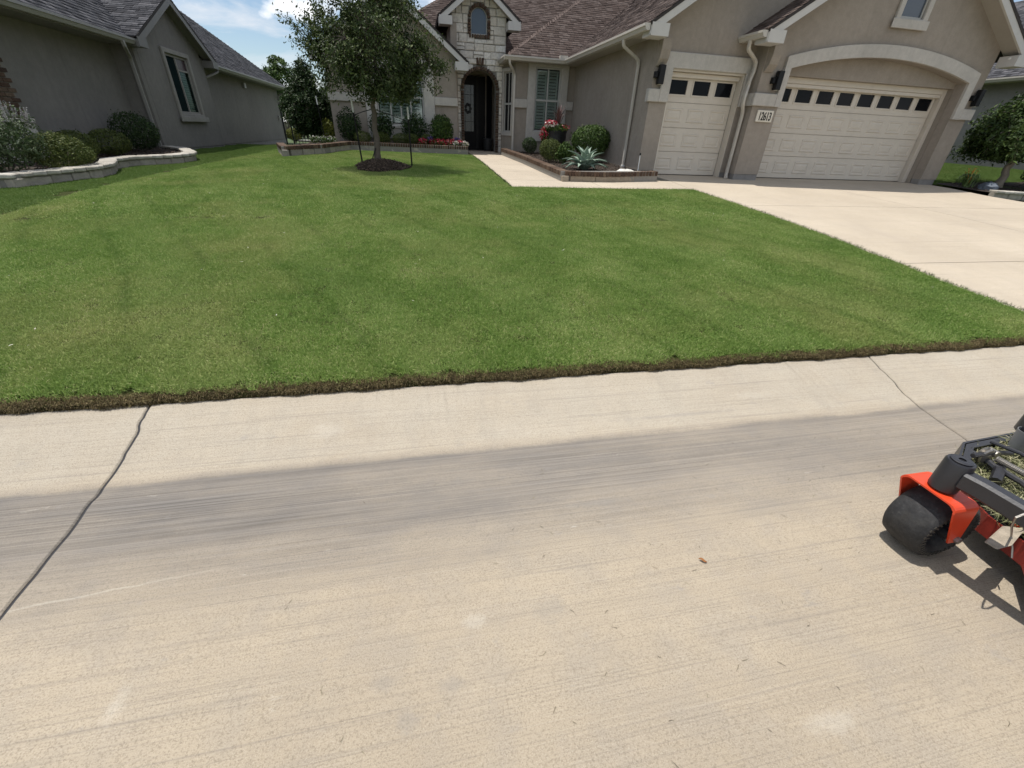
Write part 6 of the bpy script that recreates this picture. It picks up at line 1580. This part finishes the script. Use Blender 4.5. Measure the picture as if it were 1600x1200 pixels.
# grass clippings lying on the deck
def straw(name, label, P, size, stops, el=.5, width=.0024, mat=None):
    n = len(P); rng = RNG; a = rng.uniform(0, 2 * np.pi, n); e = rng.normal(0, el, n); L_ = size * rng.uniform(.5, 1.5, n); b_ = rng.normal(0, .5, n)
    d = np.stack([np.cos(a) * np.cos(e), np.sin(a) * np.cos(e), np.sin(e)], 1); d2 = np.stack([np.cos(a + b_) * np.cos(e), np.sin(a + b_) * np.cos(e), np.sin(e)], 1)
    s = np.stack([-np.sin(a), np.cos(a), 0 * a], 1) * width / 2; mid = P + d * L_[:, None] * .5; tip = mid + d2 * L_[:, None] * .5
    V = np.stack([P - s, P + s, mid + s, mid - s, tip + s * .3, tip - s * .3], 1).reshape(-1, 3); V[:, 2] += H
    i = np.arange(n)[:, None] * 6; F = np.concatenate([i + np.array([[0, 1, 2, 3]]), i + np.array([[3, 2, 4, 5]])])
    m = mat or attr_mat(name + '_mat', stops, .8, noise_amt=.2, nscale=20)
    me = raw_mesh(name, V, F, m, {'rnd': np.repeat(rng.uniform(0, 1, n), 6)}); o = bpy.data.objects.new(name, me); COL.objects.link(o)
    return tag(o, label, 'grass', kind='stuff')
Q = RNG.uniform((2.25, .35), (3.45, 1.16), (34000, 2)); Q = Q[in_poly(Q, [(x, y - .03) for x, y in dk])]
pile = .06 * (1.1 + np.sin(Q[:, 0] * 9) * .5 + np.sin(Q[:, 1] * 11 + 1) * .5)
STR = [(0, (.08, .09, .035)), (.4, (.19, .20, .09)), (.75, (.32, .31, .17)), (1, (.48, .44, .29))]
straw('deck_clippings', 'heap of cut grass clippings on the mower deck', np.column_stack([Q, zg(.203) + RNG.uniform(0, 1, len(Q)) * pile]), .05, STR, .35, .0030)
# clippings and one leaf on the street
k = 300; Q = np.column_stack([RNG.uniform(-.6, 3.2, k), RNG.uniform(.0, 1.7, k)]); Q = Q[RNG.uniform(0, 1, k) < .25 + .25 * np.clip(Q[:, 0], 0, 3)]
straw('street_clippings', 'scattered thin grass clippings on the street concrete', np.column_stack([Q, np.interp(Q[:, 1], GY, GM) + .003]), .022, [(0, (.06, .048, .03)), (.6, (.14, .115, .07)), (1, (.24, .21, .13))], .05, .0015)
k = 90; Q = np.column_stack([RNG.uniform(-5, 5.5, k), RNG.uniform(3, 11, k)])
straw('lawn_litter', 'tiny pale bits scattered over the lawn', np.column_stack([Q, lawn_z(Q[:, 0], Q[:, 1]) + .03]), .022, [(0, (.5, .47, .38)), (1, (.7, .68, .6))], .2, .007)
lp = onZ(1098, 876, float(np.interp(.97, GY, GM)) + .006); lv = []; lf = []
for i in range(7):
    t_ = i / 6; w_ = .006 * math.sin(math.pi * t_) ** .8 + .0004; x_ = (t_ - .5) * .034
    for s in (-1, 0, 1): lv.append((lp.x + x_ * .75 - s * w_ * .66, lp.y - x_ * .66 - s * w_ * .75, lp.z + .005 * abs(s) + .003 * math.sin(t_ * 6)))
for i in range(6): lf += [(i * 3, i * 3 + 1, i * 3 + 4, i * 3 + 3), (i * 3 + 1, i * 3 + 2, i * 3 + 5, i * 3 + 4)]
tag(MB().add(lv, lf).build('fallen_leaf', plain('dry_leaf', (.30, .13, .04), .7, .3, 60), recalc=False), 'small curled orange-brown leaf lying on the street', 'leaf')
